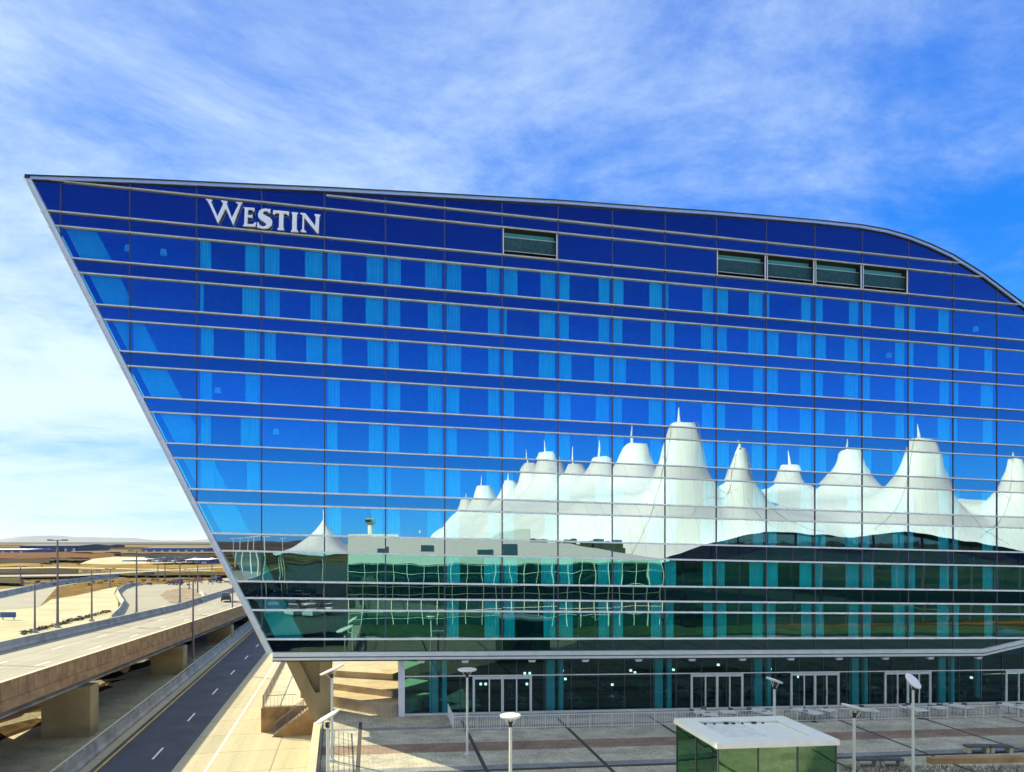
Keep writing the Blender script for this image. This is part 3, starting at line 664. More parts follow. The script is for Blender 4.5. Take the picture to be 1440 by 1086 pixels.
# low wall and cable rail on the plaza's left edge
wl = [up(p) for p in eL[:3]]
lw = empty('plaza_wall', wl[1], 'wide low pale wall with a cable railing along the left edge of the plaza', 'wall')
q = MB(); q.sweep([p + Vector((0, 0, -.3)) for p in wl], [(-.35, -3.0), (.15, -3.0), (.15, .75), (-.35, .75)]); q.build('parapet', 'concrete', lw)
q = MB()
for a, b in zip(wl[:-1], wl[1:]):
    n = max(1, int((b - a).length / 1.9)); d = (b - a).normalized(); r = Vector((d.y, -d.x, 0))
    for i in range(n): p = a.lerp(b, i / n) + r * .35; q = MB(); q.box(p.x - .03, p.x + .03, p.y - .03, p.y + .03, p.z, p.z + 1.35); q.build('post', 'mullion', lw)
q = MB()
for h in (.3, .52, .74, .96, 1.18, 1.35):
    q = MB()
    for a, b in zip(wl[:-1], wl[1:]):
        d = (b - a).normalized(); r = Vector((d.y, -d.x, 0)) * .35; q.bar(a + r + Vector((0, 0, h)), b + r + Vector((0, 0, h)), .018 if h < 1.3 else .05, .018 if h < 1.3 else .05)
    q.build('cable' if h < 1.3 else 'handrail', 'mullion', lw)

# sunlit terraces under the overhang, each step a lit tread above a shaded riser
tc_ = empty('stone_terrace', (-8, 8, 0), 'sunlit stepped stone terrace rising beneath the hotel overhang', 'terrace')
for k, (pL, pR) in enumerate(((981, 996), (963, 976), (946, 952)), 1):
    a = at(452, pL, .2 + .55 * k); b = at(552, pR, .2 + .55 * k); d = (b - a).normalized(); nrm = Vector((-d.y, d.x, 0))
    a2, b2 = a - d * .5, b
    dz = .75 if k else .45
    q = MB(); q.prism([Vector((p.x, p.y, -.3)) for p in (a2, b2, b2 + nrm * (5 if k < 3 else 9), a2 + nrm * (5 if k < 3 else 9))], (0, 0, .3 + .45 + .55 * k)); q.build('step', 'terrace', tc_)

# raised landing with railings, a flight of steps and side walls, left of the concrete pier
st = empty('entrance_stair', at(400, 1030, -3.4), 'tan concrete stair block with thin metal railings left of the leaning pier', 'stair')
A0, B0 = at(367, 1030, -3.4), at(441, 1026, -3.4)
d = (B0 - A0); d.z = 0; Ls = d.length; d.normalize(); nb = Vector((-d.y, d.x, 0)); zt = -1.25
bk = (cf(-.21, 1) - cf(0, 0)).normalized(); bk.z = 0
P1, P2 = A0 + d * 0, B0 + d * .6
C1, C2 = P1 + bk * 30, P2 + bk * 30
def V(p, z_): return Vector((p.x, p.y, z_))
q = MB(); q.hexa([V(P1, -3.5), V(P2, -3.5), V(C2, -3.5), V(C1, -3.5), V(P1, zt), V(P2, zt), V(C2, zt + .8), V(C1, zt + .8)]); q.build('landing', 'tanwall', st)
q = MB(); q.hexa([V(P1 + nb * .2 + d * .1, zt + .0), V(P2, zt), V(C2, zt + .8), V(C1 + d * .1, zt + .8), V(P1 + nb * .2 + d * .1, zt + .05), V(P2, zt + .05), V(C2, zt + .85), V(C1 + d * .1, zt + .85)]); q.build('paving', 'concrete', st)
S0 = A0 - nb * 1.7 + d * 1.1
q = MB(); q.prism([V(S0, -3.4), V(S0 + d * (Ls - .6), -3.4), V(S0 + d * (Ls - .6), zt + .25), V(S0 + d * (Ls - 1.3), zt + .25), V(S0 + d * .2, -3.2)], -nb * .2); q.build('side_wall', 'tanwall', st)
q = MB(); ns = 12
for i in range(ns):
    q.prism([V(S0 + d * (.2 + i * (Ls - 1.6) / ns), -3.4), V(S0 + d * (Ls - .7), -3.4), V(S0 + d * (Ls - .7), -3.4 + (i + 1) * (zt + 3.4) / ns), V(S0 + d * (.2 + i * (Ls - 1.6) / ns), -3.4 + (i + 1) * (zt + 3.4) / ns)], nb * 1.6)
q.build('steps', 'concrete', st)
def railing(path, name='railing', h=1.05, sp=.14, parent=None, m='polemetal'):
    q = MB()
    for a, b in zip(path[:-1], path[1:]):
        a, b = Vector(a), Vector(b); n = max(1, int((b - a).length / sp))
        q.bar(a + Vector((0, 0, h)), b + Vector((0, 0, h)), .05, .05); q.bar(a + Vector((0, 0, .1)), b + Vector((0, 0, .1)), .03, .03)
        for i in range(n + 1):
            p = a.lerp(b, i / n); w = .03 if i % 10 == 0 else .011
            q.box(p.x - w, p.x + w, p.y - w, p.y + w, p.z, p.z + h)
    return q.build(name, m, parent)
railing([V(S0 + d * .2 - nb * .1, -3.3), V(S0 + d * (Ls - 1.3) - nb * .1, zt + .25)], parent=st)
railing([V(S0 + d * .2 + nb * 1.5, -3.3), V(S0 + d * (Ls - 1.3) + nb * 1.5, zt + .1)], parent=st)
railing([V(P1 + d * .15 + nb * .2, zt), V(C1 + d * .15, zt + .8)], parent=st, sp=.3)
railing([V(P1 + d * .15 + nb * .2, zt), V(P1 + d * 3.0 + nb * .2, zt)], parent=st, sp=.3)
mid_ = P1 + d * 3.4
q = MB(); q.sweep([V(mid_ + bk * 3, zt + .1), V(mid_ + bk * 9 + d * .6, zt + .25), V(mid_ + bk * 13 - d * .5, zt + .35), V(mid_ + bk * 22 + d * 1.5, zt + .6)], [(-.25, 0), (.25, 0), (.25, .55), (-.25, .55)]); q.build('planter_wall', 'tanwall', st)

# leaning concrete pier
pr = empty('leaning_pier', (-2, 1.5, 0), 'dark V-shaped concrete pier carrying the pointed left end of the hotel', 'pier')
def pz(px, py): return fac(px, py, 1.5)
q = MB()
ol = [(400, 926), (466, 926), (464, 1000), (461, 1011), (441, 1011), (434, 996)]
hole = [(421, 926), (449, 926), (449, 972), (443, 972)]
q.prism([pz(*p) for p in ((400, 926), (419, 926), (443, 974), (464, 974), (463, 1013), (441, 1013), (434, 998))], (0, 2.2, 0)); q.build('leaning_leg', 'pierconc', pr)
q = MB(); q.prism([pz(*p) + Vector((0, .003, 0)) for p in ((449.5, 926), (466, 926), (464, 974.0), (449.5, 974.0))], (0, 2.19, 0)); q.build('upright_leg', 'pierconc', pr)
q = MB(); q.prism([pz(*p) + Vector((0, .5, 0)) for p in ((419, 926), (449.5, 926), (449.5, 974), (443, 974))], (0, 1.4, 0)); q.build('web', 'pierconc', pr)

# ================================================================ HOTEL
HB = empty('hotel_building', (30, 0, 0), 'huge boat-shaped glass hotel with a pointed left tip, mirroring the sky and white tents', 'hotel')
def loc2(px, py):                       # facade point in the hotel's own level frame
    p = fac(px, py); return (p.x, p.z - sh(p.x))
top_px = [(42, 249), (188, 254), (320, 260), (460, 266), (626, 275), (787, 284), (938, 295), (1010, 300), (1078, 305.5), (1147, 311.5), (1209, 318), (1245, 324.5), (1275, 333), (1305, 344.5), (1337, 359.5), (1380, 386), (1440, 431), (1500, 485), (1550, 540), (1590, 600), (1610, 670)]
TOP = [loc2(*p) for p in top_px]
bot_px = [(1610, 790), (1580, 840), (1540, 866), (1500, 880), (1440, 899), (1380, 913), (1342, 919)]
BOT = [loc2(*p) for p in bot_px]
zb = 13.6 + (761 - 916.4) * .0552 + .079
tipB = loc2(383, 918)
BOT = [(a, max(b, zb)) for a, b in BOT]
OUT = list(reversed(TOP)) + [(tipB[0], zb)] + list(reversed(BOT))
# counter-clockwise check
def area(p): return sum(p[i][0] * p[(i + 1) % len(p)][1] - p[(i + 1) % len(p)][0] * p[i][1] for i in range(len(p))) / 2
if area(OUT) < 0: OUT.reverse()
GO = [(a, b) for a, b in OUT]
def xr(zv, O=GO):
    xs = []
    for i in range(len(O)):
        p, q_ = O[i], O[(i + 1) % len(O)]
        if (p[1] - zv) * (q_[1] - zv) < 0: xs.append(p[0] + (q_[0] - p[0]) * (zv - p[1]) / (q_[1] - p[1]))
    return (min(xs), max(xs)) if len(xs) >= 2 else None
def zr(xv, O=GO):
    zs = []
    for i in range(len(O)):
        p, q_ = O[i], O[(i + 1) % len(O)]
        if (p[0] - xv) * (q_[0] - xv) < 0: zs.append(p[1] + (q_[1] - p[1]) * (xv - p[0]) / (q_[0] - p[0]))
    return (min(zs), max(zs)) if len(zs) >= 2 else None
RY = [292.6, 311, 350.4, 368.6, 408.4, 426.3, 465.5, 484.2, 523.7, 542.4, 582.2, 600.9, 640.7, 659.6, 699.8, 717.6, 757.6, 780.6, 820.9, 843.2, 859.3, 898.4]
RZ = [13.6 + (761 - v) * .0552 + .079 for v in RY]
def BKf(x_): return 4 + .18 * (x_ + 16) if x_ < 6 else min(19.5, 7.96 + (x_ - 6) * .34)
MW = 4.53; MX = [-.61 + MW * (n - 2) for n in range(-2, 22)]
def P3(a, zh, yy): return Vector((a, yy, zh + sh(a)))
def lou(i, b): return b == 1 and ((i - 2) == 6 or (i - 2) in (10, 11, 12, 13))
# bands: (upper, lower, kind)
bands = [(60, RZ[0], 's'), (RZ[0], RZ[1], 's'), (RZ[1], RZ[2], 'b')]
for i in range(2, 21): bands.append((RZ[i], RZ[i + 1], 'w' if i in (3, 5, 7, 9, 11, 13, 15, 17, 20, 19) else 's'))
bands.append((RZ[21], 3, 's'))
wins = []; random.seed(21)
def pane_verts(poly):
    cx = sum(p[0] for p in poly) / len(poly); cz = sum(p[1] for p in poly) / len(poly)
    tx, tz = random.gauss(0, .0009), random.gauss(0, .0009)
    return [P3(a, b, (a - cx) * tx + (b - cz) * tz) for a, b in poly]
for bi, (zu, zl, kd) in enumerate(bands):
    q = MB()
    for i in range(len(MX) - 1):
        if kd == 'b' and (i - 2 == 6 or i - 2 in (10, 11, 12, 13)):
            if q.f: q.build('spandrel_panel', 'spandrel', HB, fix=False); q = MB()
            continue
        poly = clip_all([(MX[i], zl), (MX[i + 1], zl), (MX[i + 1], zu), (MX[i], zu)], GO)
        if len(poly) < 3 or abs(area(poly)) < .05: continue
        if kd == 'w': wins.append((i, bi, poly, zu, zl))
        else: q.sheet(pane_verts(poly))
    if q.f: q.build('spandrel_panel', 'spandrel' if bi < 18 else 'lowspandrel', HB, fix=False)
def wsize(w):
    cx = sum(p[0] for p in w[2]) / len(w[2]); return abs(area(w[2])) / ((cx - CAM.x) ** 2 + CAM.y ** 2)
wins.sort(key=wsize, reverse=True)
stuffp, stuffc = MB(), MB(); ci = 0
def curtain(mb, x0, x1, zl, zu, yy=.28):
    n = max(4, int((x1 - x0) / .07)); a, b = [], []; ph = random.uniform(0, 6)
    for k in range(n + 1):
        xx = x0 + (x1 - x0) * k / n; y_ = yy + .045 * math.sin(k * 1.9 + ph) + .02 * math.sin(k * .7)
        a.append(P3(xx, zl, y_)); b.append(P3(xx + random.uniform(-.01, .01), zu, y_))
    mb.strip(a, b)
random.seed(5)
for idx, (i, bi, poly, zu, zl) in enumerate(wins):
    if idx < 100: q = MB(); q.sheet(pane_verts(poly)); wo = q.build('window', 'glass' if bi < 17 else 'lowglass', HB, fix=False)
    else: stuffp.sheet(pane_verts(poly)); wo = None
    n = i - 2; x0, x1 = MX[i], MX[i + 1]; rnd = random.Random(i * 131 + (bi if bi not in (20, 21) else 20))
    full = min(p[0] for p in poly) < x0 + .01 and max(p[0] for p in poly) > x1 - .01 and max(p[1] for p in poly) > zu - .01
    L_, R_ = rnd.uniform(.7, 1.15), rnd.uniform(.85, 1.4)
    skip = n < 1 or n > 15 or (n == 2 and bi > 8) or (n <= 4 and bi > 16) or (bi >= 15 and n < 3) or not full
    if n == 15 and bi in (4, 12): skip = True
    if n in (14, 15): L_ *= .7
    if rnd.random() < .07: L_ = .25
    if not skip:
        c_ = MB() if wo else stuffc
        curtain(c_, x0 + .18, x0 + .18 + L_, zl, zu); curtain(c_, x1 - .16 - R_, x1 - .16, zl, zu)
        if wo: c_.build('curtain', 'curtain', wo, fix=False)
if stuffp.f:
    so_ = stuffp.build('window', 'glass', HB, fix=False); so_['kind'] = 'stuff'
    if stuffc.f: stuffc.build('curtain', 'curtain', so_, fix=False)
# horizontal rails
for k, zv in enumerate(RZ):
    r_ = xr(zv)
    if not r_: continue
    a, b = r_
    if k == 0: b = min(b, 61)
    if k == 0: a = max(a, loc2(458, 276)[0])
    q = MB(); h = .054 if k < 14 else .066
    p0, p1 = P3(a + .05, zv, -.07), P3(b - .05, zv, -.07)
    q.prism([p0 + Vector((0, .06, -h)), p0 + Vector((0, -.14, -h)), p0 + Vector((0, -.14, -h * .7)), p0 + Vector((0, .0, h)), p0 + Vector((0, .06, h))], p1 - p0)
    q.build('horizontal_rail', 'rail', HB)
q = MB(); a0, b0 = TOP[3], None
p0 = P3(loc2(458, 272)[0], loc2(458, 276)[1], -.07); p1 = P3(loc2(960, 306)[0], loc2(960, 309)[1], -.07)
for i, xv in enumerate(MX):
    r_ = zr(xv)
    if not r_: continue
    q = MB(); q.box(xv - .045, xv + .045, -.055, .12, r_[0] + sh(xv), r_[1] + sh(xv)); q.build('mullion', 'mullion', HB)
# louvred openings
for i in range(len(MX) - 1):
    if i - 2 == 6 or i - 2 in (10, 11, 12, 13):
        x0, x1 = MX[i] + .05, MX[i + 1] - .05; zu, zl = RZ[1] - .09, RZ[2] + .09
        q = MB()
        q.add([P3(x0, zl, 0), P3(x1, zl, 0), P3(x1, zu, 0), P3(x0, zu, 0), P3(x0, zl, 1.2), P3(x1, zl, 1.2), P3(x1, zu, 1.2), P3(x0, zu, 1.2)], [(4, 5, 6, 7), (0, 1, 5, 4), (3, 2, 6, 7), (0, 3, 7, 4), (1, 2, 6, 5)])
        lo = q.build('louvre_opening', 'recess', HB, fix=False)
        q = MB(); hh = zu - zl
        for k in range(12): zz_ = zl + hh * (.2 + .52 * k / 12); q.hexa([P3(x0, zz_, .45), P3(x1, zz_, .45), P3(x1, zz_ + .02, .6), P3(x0, zz_ + .02, .6), P3(x0, zz_ + .10, .36), P3(x1, zz_ + .10, .36), P3(x1, zz_ + .115, .5), P3(x0, zz_ + .115, .5)])
        q.build('louvre', 'louvre', lo)
        q = MB()
        for zz_, t in ((zl + hh * .19, .03), (zl + hh * .74, .03)): q.bar(P3(x0, zz_, .33), P3(x1, zz_, .33), .05, t)
        for xx in (x0 + .04, x1 - .04): q.box(xx - .04, xx + .04, -.03, .04, zl + sh(xx), zu + sh(xx))
        q.build('louvre_frame', 'white', lo)
        q = MB(); q.box(x0 + .1, x1 - .1, .65, .7, zl + hh * .75, zl + hh * .97, tilt=True); q.build('louvre_backing', mat('teal_panel', (.08, .45, .38), .4), lo)
# roof edge band following the curve
tp = [P3(a, b, 0) for a, b in TOP]
def band(name, m, o0, o1, y0, y1):
    q = MB(); n = len(TOP); rows = []
    for i, (a, b) in enumerate(TOP):
        pa, pb = TOP[max(0, i - 1)], TOP[min(n - 1, i + 1)]
        dx, dz = pb[0] - pa[0], pb[1] - pa[1]; l = math.hypot(dx, dz); nx, nz = -dz / l, dx / l
        if nz < 0: nx, nz = -nx, -nz
        Y1 = min(y1, BKf(a)); rows.append([P3(a + nx * o, b + nz * o, yy) for o, yy in ((o0, y0), (o0, Y1), (o1, Y1), (o1, y0))])
    vs = [p for r_ in rows for p in r_]; fs = []
    for i in range(n - 1):
        for j in range(4): fs.append((i * 4 + j, i * 4 + (j + 1) % 4, (i + 1) * 4 + (j + 1) % 4, (i + 1) * 4 + j))
    fs += [(0, 1, 2, 3), tuple(range((n - 1) * 4, n * 4))]
    q.add(vs, fs); return q.build(name, m, HB)
M['fascia'] = mat('roof_fascia_metal', (0.66, 0.80, 0.78), 0.35, 0.5, noise=0.05)
band('roof_fascia', 'fascia', -.23, -.02, -.22, .4)
band('roof_cap', 'darkmetal', -.02, .04, -.32, .8)
band('fascia_shadow_gap', 'darkmetal', -.30, -.23, -.12, .4)
band('roof', 'barrier', -.5, -.03, .401, 19.5)
# slanted left edge trim with brackets
e0, e1 = TOP[0], (tipB[0], zb)
def edge_p(t, yy=0, off=0):
    a = e0[0] + (e1[0] - e0[0]) * t; b = e0[1] + (e1[1] - e0[1]) * t
    dx, dz = e1[0] - e0[0], e1[1] - e0[1]; l = math.hypot(dx, dz); return P3(a + dz / l * off, b - dx / l * off, yy)
q = MB(); q.prism([edge_p(0, -.25, -.05), edge_p(0, -.25, .22), edge_p(0, .35, .22), edge_p(0, .35, -.05)], edge_p(1) - edge_p(0)); q.build('edge_trim', 'silver', HB)
q = MB(); q.tube(edge_p(.005, -.1, .3), edge_p(1, -.1, .3), .09, n=8); q.build('edge_tube', 'silver', HB)
for zv in RZ[:22]:
    t = (e0[1] - zv) / (e0[1] - e1[1])
    if 0 < t < 1: q = MB(); p = edge_p(t, -.2, .3); q.box(p.x - .07, p.x + .09, p.y - .08, p.y + .08, p.z - .045, p.z + .045); q.build('edge_bracket', 'white', HB)
q = MB(); q.box(edge_p(0).x - .22, edge_p(0).x + .1, -.3, .5, edge_p(0).z - .22, edge_p(0).z + .05); q.build('tip_cap', 'darkmetal', HB)
# bottom fascia: three ribs
fpath = [(tipB[0] + .05, zb), ] + [(a, b) for a, b in reversed([loc2(*p) for p in bot_px])]
fpath = [(a, max(b, zb)) for a, b in fpath]
def fas(name, z0, z1, y0, y1, m):
    q = MB(); n = len(fpath); vs = []
    for a, b in fpath:
        s_ = 1
        vs += [P3(a, b + z0, y0), P3(a, b + z0, y1), P3(a, b + z1, y1), P3(a, b + z1, y0)]
    fs = []
    for i in range(n - 1):
        for j in range(4): fs.append((i * 4 + j, i * 4 + (j + 1) % 4, (i + 1) * 4 + (j + 1) % 4, (i + 1) * 4 + j))
    fs += [(0, 1, 2, 3), tuple(range((n - 1) * 4, n * 4))]
    q.add(vs, fs); return q.build(name, m, HB)
fas('bottom_fascia', -.30, 0.02, -.30, .3, 'silver'); fas('bottom_fascia', -.38, -.30, -.2, .3, 'mullion'); fas('bottom_fascia', -.56, -.38, -.34, .3, 'silver'); fas('bottom_fascia', -.66, -.56, -.30, .4, 'darkmetal')
# shell: sloping end, soffit, back, interior
zs = zb - .5
q = MB(); BK = 19.5
q.sheet([P3(e0[0] + .25, e0[1] - .3, .35), P3(e1[0] + .25, zb - .3, .35), P3(e1[0] + .25, zb - .3, BKf(e1[0])), P3(e0[0] + .25, e0[1] - .3, BKf(e0[0]))]); q.build('end_wall', 'spandrel', HB, fix=False)
q = MB(); bb = [(e1[0] + .25 + j, zb - .45) for j in range(0, 54, 4)] + [(a, b - .45) for a, b in fpath[1:]]
q.strip([P3(a, b, .3) for a, b in bb], [P3(a, b, BKf(a)) for a, b in bb]); q.build('soffit', 'silver', HB, fix=False)
q = MB(); xs2 = [e0[0] + .3 + j * 1.6 for j in range(60)]; xs2 = [x_ for x_ in xs2 if zr(x_)]
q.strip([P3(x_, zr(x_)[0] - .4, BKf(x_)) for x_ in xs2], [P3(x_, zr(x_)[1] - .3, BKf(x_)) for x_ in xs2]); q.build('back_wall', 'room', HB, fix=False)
q = MB()
for i, zv in enumerate([RZ[2], RZ[4], RZ[6], RZ[8], RZ[10], RZ[12], RZ[14], RZ[16], RZ[18], RZ[21]]):
    r_ = xr(zv - .5)
    if not r_: continue
    q = MB(); a, b = r_
    q.hexa([P3(a + .5, zv - .75, .14), P3(b - .5, zv - .75, .14), P3(b - .5, zv - .75, 3.85), P3(a + .5, zv - .75, 3.85), P3(a + .5, zv - .1, .14), P3(b - .5, zv - .1, .14), P3(b - .5, zv - .1, 3.85), P3(a + .5, zv - .1, 3.85)])
    q.build('floor_slab', 'room', HB)
for i, xv in enumerate(MX):
    if not 2 <= i <= 19: continue
    r_ = zr(xv)
    q = MB(); t = .09; zt_ = min(r_[1] - .6, RZ[2])
    q.box(xv - t, xv + t, .15, 3.84, r_[0] + .1 + sh(xv), zt_ + sh(xv)); q.build('partition_wall', 'room', HB)
q = MB(); q.prism([P3(a, b, 3.86) for a, b in clip_all([(-30, zb), (110, zb), (110, RZ[2]), (-30, RZ[2])], GO)], (0, .1, 0)); q.build('corridor_wall', 'room', HB)
# slanted pale column line behind the left edge
q = MB()
q.prism([P3(e0[0] + 1.25, e0[1] - 1.5, .45), P3(e0[0] + 3.3, e0[1] - 1.5, .45), P3(e1[0] + 2.5, zb + .3, .45), P3(e1[0] + .5, zb + .3, .45)], (0, .6, 0)); q.build('slanted_column', 'roomlight', HB)
# blank dark attic behind the top bands
q = MB(); q.prism([P3(a, b, .16) for a, b in clip_all([(-30, RZ[2] + .02), (110, RZ[2] + .02), (110, RZ[1] - 0 + 8), (-30, RZ[1] + 8)], [(a, b - .5) for a, b in GO])], (0, .05, 0)); 
# room lamps
lm = mat('lamp_shade', (0.9, 0.92, 0.95), 0.8, emit=.06)
def room_lamp(px, py, label):
    p = fac(px, py, 1.8); zf = max(z_ for z_ in [RZ[k] - .1 + sh(p.x) for k in (4, 6, 8, 10, 12, 14, 16, 18, 21)] if z_ < p.z)
    r = empty('floor_lamp', (p.x, p.y, zf), label, 'lamp', 'lamps glimpsed inside the hotel rooms')
    q = MB(); q.tube(p - Vector((0, 0, .2)), p + Vector((0, 0, .2)), .26, .2, 12); q.build('lamp_shade', lm, r)
    q = MB(); q.tube((p.x, p.y, zf), p, .02, n=6); q.tube((p.x, p.y, zf), (p.x, p.y, zf + .03), .16, n=10); q.build('stand', 'mullion', r)
for px_, py_, lb in ((180, 349, 'pale shaded lamp glimpsed in the topmost window row, left of two, near the pointed tip'), (230, 355, 'pale shaded lamp glimpsed in the topmost window row, right of two, near the pointed tip'),
                     (306, 549, 'pale shaded lamp behind the glass in the fourth window row at the left edge'), (388, 607, 'pale shaded lamp beside the curtain in the fifth window row on the left'),
                     (355, 668, 'pale shaded lamp behind the glass in the sixth window row at the left edge'), (1372, 463, 'pale shaded lamp high behind the glass under the curved right roof edge'),
                     (1250, 500, 'pale shaded lamp in the second window row right of the centre')):
    room_lamp(px_, py_, lb)

# ---- ground floor
GY = .8; gx0 = fac(566, 960, GY).x; gx1 = 92
zc = 4.55
q = MB()
gm = [gx0]; 
while gm[-1] < gx1: gm.append(gm[-1] + MW / 2)
def topz(x): 
    r_ = zr(x); return (r_[0] if r_ else 30) - .45
for a, b in zip(gm[:-1], gm[1:]):
    if a > 88: break
    tx = random.gauss(0, .002)
    for z0, z1 in ((.15, 3.05), (3.05, None)):
        za, zb_ = (z1, z1) if z1 else (min(topz(a), 8), min(topz(b), 8))
        q.sheet([P3(a, z0, GY), P3(b, z0, GY + (b - a) * tx), P3(b, zb_, GY + (b - a) * tx), P3(a, za, GY)])
q.build('shopfront_glass', 'shopglass', HB, fix=False)
q = MB()
for a in gm: q.box(a - .03, a + .03, GY - .05, GY + .05, .15 + sh(a), min(topz(a), 8) + sh(a))
q.build('shopfront_mullion', 'mullion', HB)
q = MB(); q.prism([P3(gx0, 3.02, GY - .09), P3(gx0, 3.1, GY - .09), P3(gx0, 3.1, GY + .02), P3(gx0, 3.02, GY + .02)], P3(gx1, 0, 0) - P3(gx0, 0, 0)); q.build('transom', 'rail', HB)
q = MB(); q.prism([P3(gx0, .0, GY - .1), P3(gx0, .16, GY - .1), P3(gx0, .16, GY + .1), P3(gx0, .0, GY + .1)], P3(gx1, 0, 0) - P3(gx0, 0, 0)); q.build('base_rail', 'silver', HB)
q = MB(); q.box(gx0 - .32, gx0 + .16, GY - .3, GY + .3, sh(gx0), zc + sh(gx0)); q.build('corner_column', 'white', HB)
q = MB(); q.sheet([P3(gx0, .1, GY), P3(gx0, zc, GY), P3(gx0, zc, 18), P3(gx0, .1, 18)]); q.build('shopfront_glass', 'shopglass', HB, fix=False)
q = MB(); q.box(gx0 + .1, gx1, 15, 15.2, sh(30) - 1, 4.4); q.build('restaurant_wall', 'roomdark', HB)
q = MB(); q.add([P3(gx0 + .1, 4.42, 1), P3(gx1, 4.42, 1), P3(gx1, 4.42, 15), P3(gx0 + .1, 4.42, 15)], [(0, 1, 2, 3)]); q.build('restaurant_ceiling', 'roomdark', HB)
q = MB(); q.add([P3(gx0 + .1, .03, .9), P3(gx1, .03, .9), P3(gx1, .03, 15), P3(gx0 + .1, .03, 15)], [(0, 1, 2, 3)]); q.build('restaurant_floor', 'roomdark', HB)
M['tealcol'] = mat('teal_column', (0.20, 0.62, 0.62), 0.6)
for px_ in (616, 780, 932, 1072, 1208, 1330):
    for dx, w in ((-6, .34), (9, .17)):
        p = fac(px_ + dx, 960, 1.6); q = MB(); q.box(p.x - w, p.x + w, 1.5, 1.9, sh(p.x) + .03, 4.42 + sh(p.x)); q.build('column', 'tealcol', HB)
p = fac(1375, 970, 3.5); q = MB(); q.tube((p.x, 3.5, sh(p.x)), (p.x, 3.5, 5), .35, n=14); q.build('column', 'tealcol', HB)
for px_ in (592, 654, 748, 823, 898, 973, 1044, 1112, 1180, 1245, 1308, 1376):
    p = fac(px_, 931, -.1); zz_ = min(zb - .66, 30) if px_ < 1340 else loc2(1376, 913)[1] - .66
    q = MB(); q.hexa([P3(p.x - .22, zz_ - .2, -.2), P3(p.x + .22, zz_ - .2, -.2), P3(p.x + .22, zz_ - .2, .1), P3(p.x - .22, zz_ - .2, .1), P3(p.x - .3, zz_, -.26), P3(p.x + .3, zz_, -.26), P3(p.x + .3, zz_, .14), P3(p.x - .3, zz_, .14)]); q.build('soffit_light', 'white', HB)
for pa, pb in ((666, 746), (972, 1043), (1112, 1178), (1244, 1307), (1414, 1478)):
    a, b = fac(pa, 980, GY).x, fac(pb, 980, GY).x; q = MB(); y0, y1 = GY - .14, GY - .03
    def vb(x_, w): q.box(x_ - w, x_ + w, y0, y1, .16 + sh(x_), 3.02 + sh(x_))
    for t, w in ((0, .09), (.27, .05), (.5, .10), (.75, .05), (1, .09)): vb(a + (b - a) * t, w)
    q.hexa([P3(a - .09, 2.78, y0 - .003), P3(b + .09, 2.78, y0 - .003), P3(b + .09, 2.78, y1 - .003), P3(a - .09, 2.78, y1 - .003), P3(a - .09, 3.0, y0 - .003), P3(b + .09, 3.0, y0 - .003), P3(b + .09, 3.0, y1 - .003), P3(a - .09, 3.0, y1 - .003)])
    do = q.build('entrance_door', 'silver', HB)
    q = MB()
    for t in (.24, .53, .72): xx = a + (b - a) * t; q.box(xx - .012, xx + .012, y0 - .06, y0 - .03, 1.0 + sh(xx), 1.5 + sh(xx))
    q.build('handle', 'darkmetal', do)

# restaurant furniture and pendant lamps behind the glass
def chair_proto(label, m):
    r = empty('dining_chair', (0, 0, 0), label, 'chair')
    q = MB(); q.box(-.23, .23, -.23, .23, .43, .48); q.build('seat', m, r)
    q = MB(); q.hexa([(-.22, .2, .5), (.22, .2, .5), (.22, .24, .5), (-.22, .24, .5), (-.2, .28, .9), (.2, .28, .9), (.2, .31, .9), (-.2, .31, .9)]); q.build('backrest', m, r)
    for sx in (-1, 1):
        for sy in (-1, 1): q = MB(); q.tube((sx * .2, sy * .2, 0), (sx * .18, sy * .18, .44), .015, n=6); q.build('leg', m, r)
    return r
def table_proto(label, top, name='dining_table', sq=True):
    r = empty(name, (0, 0, 0), label, 'table')
    q = MB()
    if sq: q.box(-.55, .55, -.55, .55, .71, .75)
    else: q.tube((0, 0, .71), (0, 0, .75), .5, n=24)
    q.build('tabletop', top, r)
    q = MB(); q.tube((0, 0, .02), (0, 0, .71), .035, n=8); q.build('pedestal', 'darkmetal', r)
    q = MB(); q.tube((0, 0, 0), (0, 0, .025), .27, n=16); q.build('base', 'darkmetal', r)
    return r
M['chairdark'] = mat('chair_dark', (0.10, 0.11, 0.12), 0.4)
M['tabledark'] = mat('table_grey', (0.25, 0.27, 0.28), 0.2)
chp = chair_proto('dark chair standing inside the restaurant behind the ground floor glass', 'chairdark'); chp['group'] = 'chairs in the restaurant'
tbp = table_proto('grey square table inside the restaurant behind the ground floor glass', 'tabledark'); tbp['group'] = 'tables in the restaurant'
random.seed(9); first = True
for k in range(17):
    x_ = gx0 + 1.8 + k * 4.1 + random.uniform(-.4, .4)
    for y_ in (3.0, 6.5):
        rw = 'front row' if y_ < 4 else 'back row'; tl = 'grey square table inside the restaurant, ' + ordw(k) + ' in the ' + rw
        if first: tbp.location = (x_, y_, sh(x_) + .03); tbp['label'] = tl
        else: copy_tree(tbp, (x_, y_, sh(x_) + .03), random.choice((0, .1, .78)), tl)
        for a_ in (0.15, math.pi - .2):
            L2 = (x_ + .9 * math.sin(a_), y_ + .9 * math.cos(a_) * 1.0, sh(x_) + .03)
            cl_ = 'dark dining chair ' + ('behind' if a_ < 1 else 'before') + ' the ' + ordw(k) + ' restaurant table of the ' + rw
            if first: chp.location = L2; chp.rotation_euler = (0, 0, -a_); first = False; chp['label'] = cl_
            else: copy_tree(chp, L2, -a_, cl_)
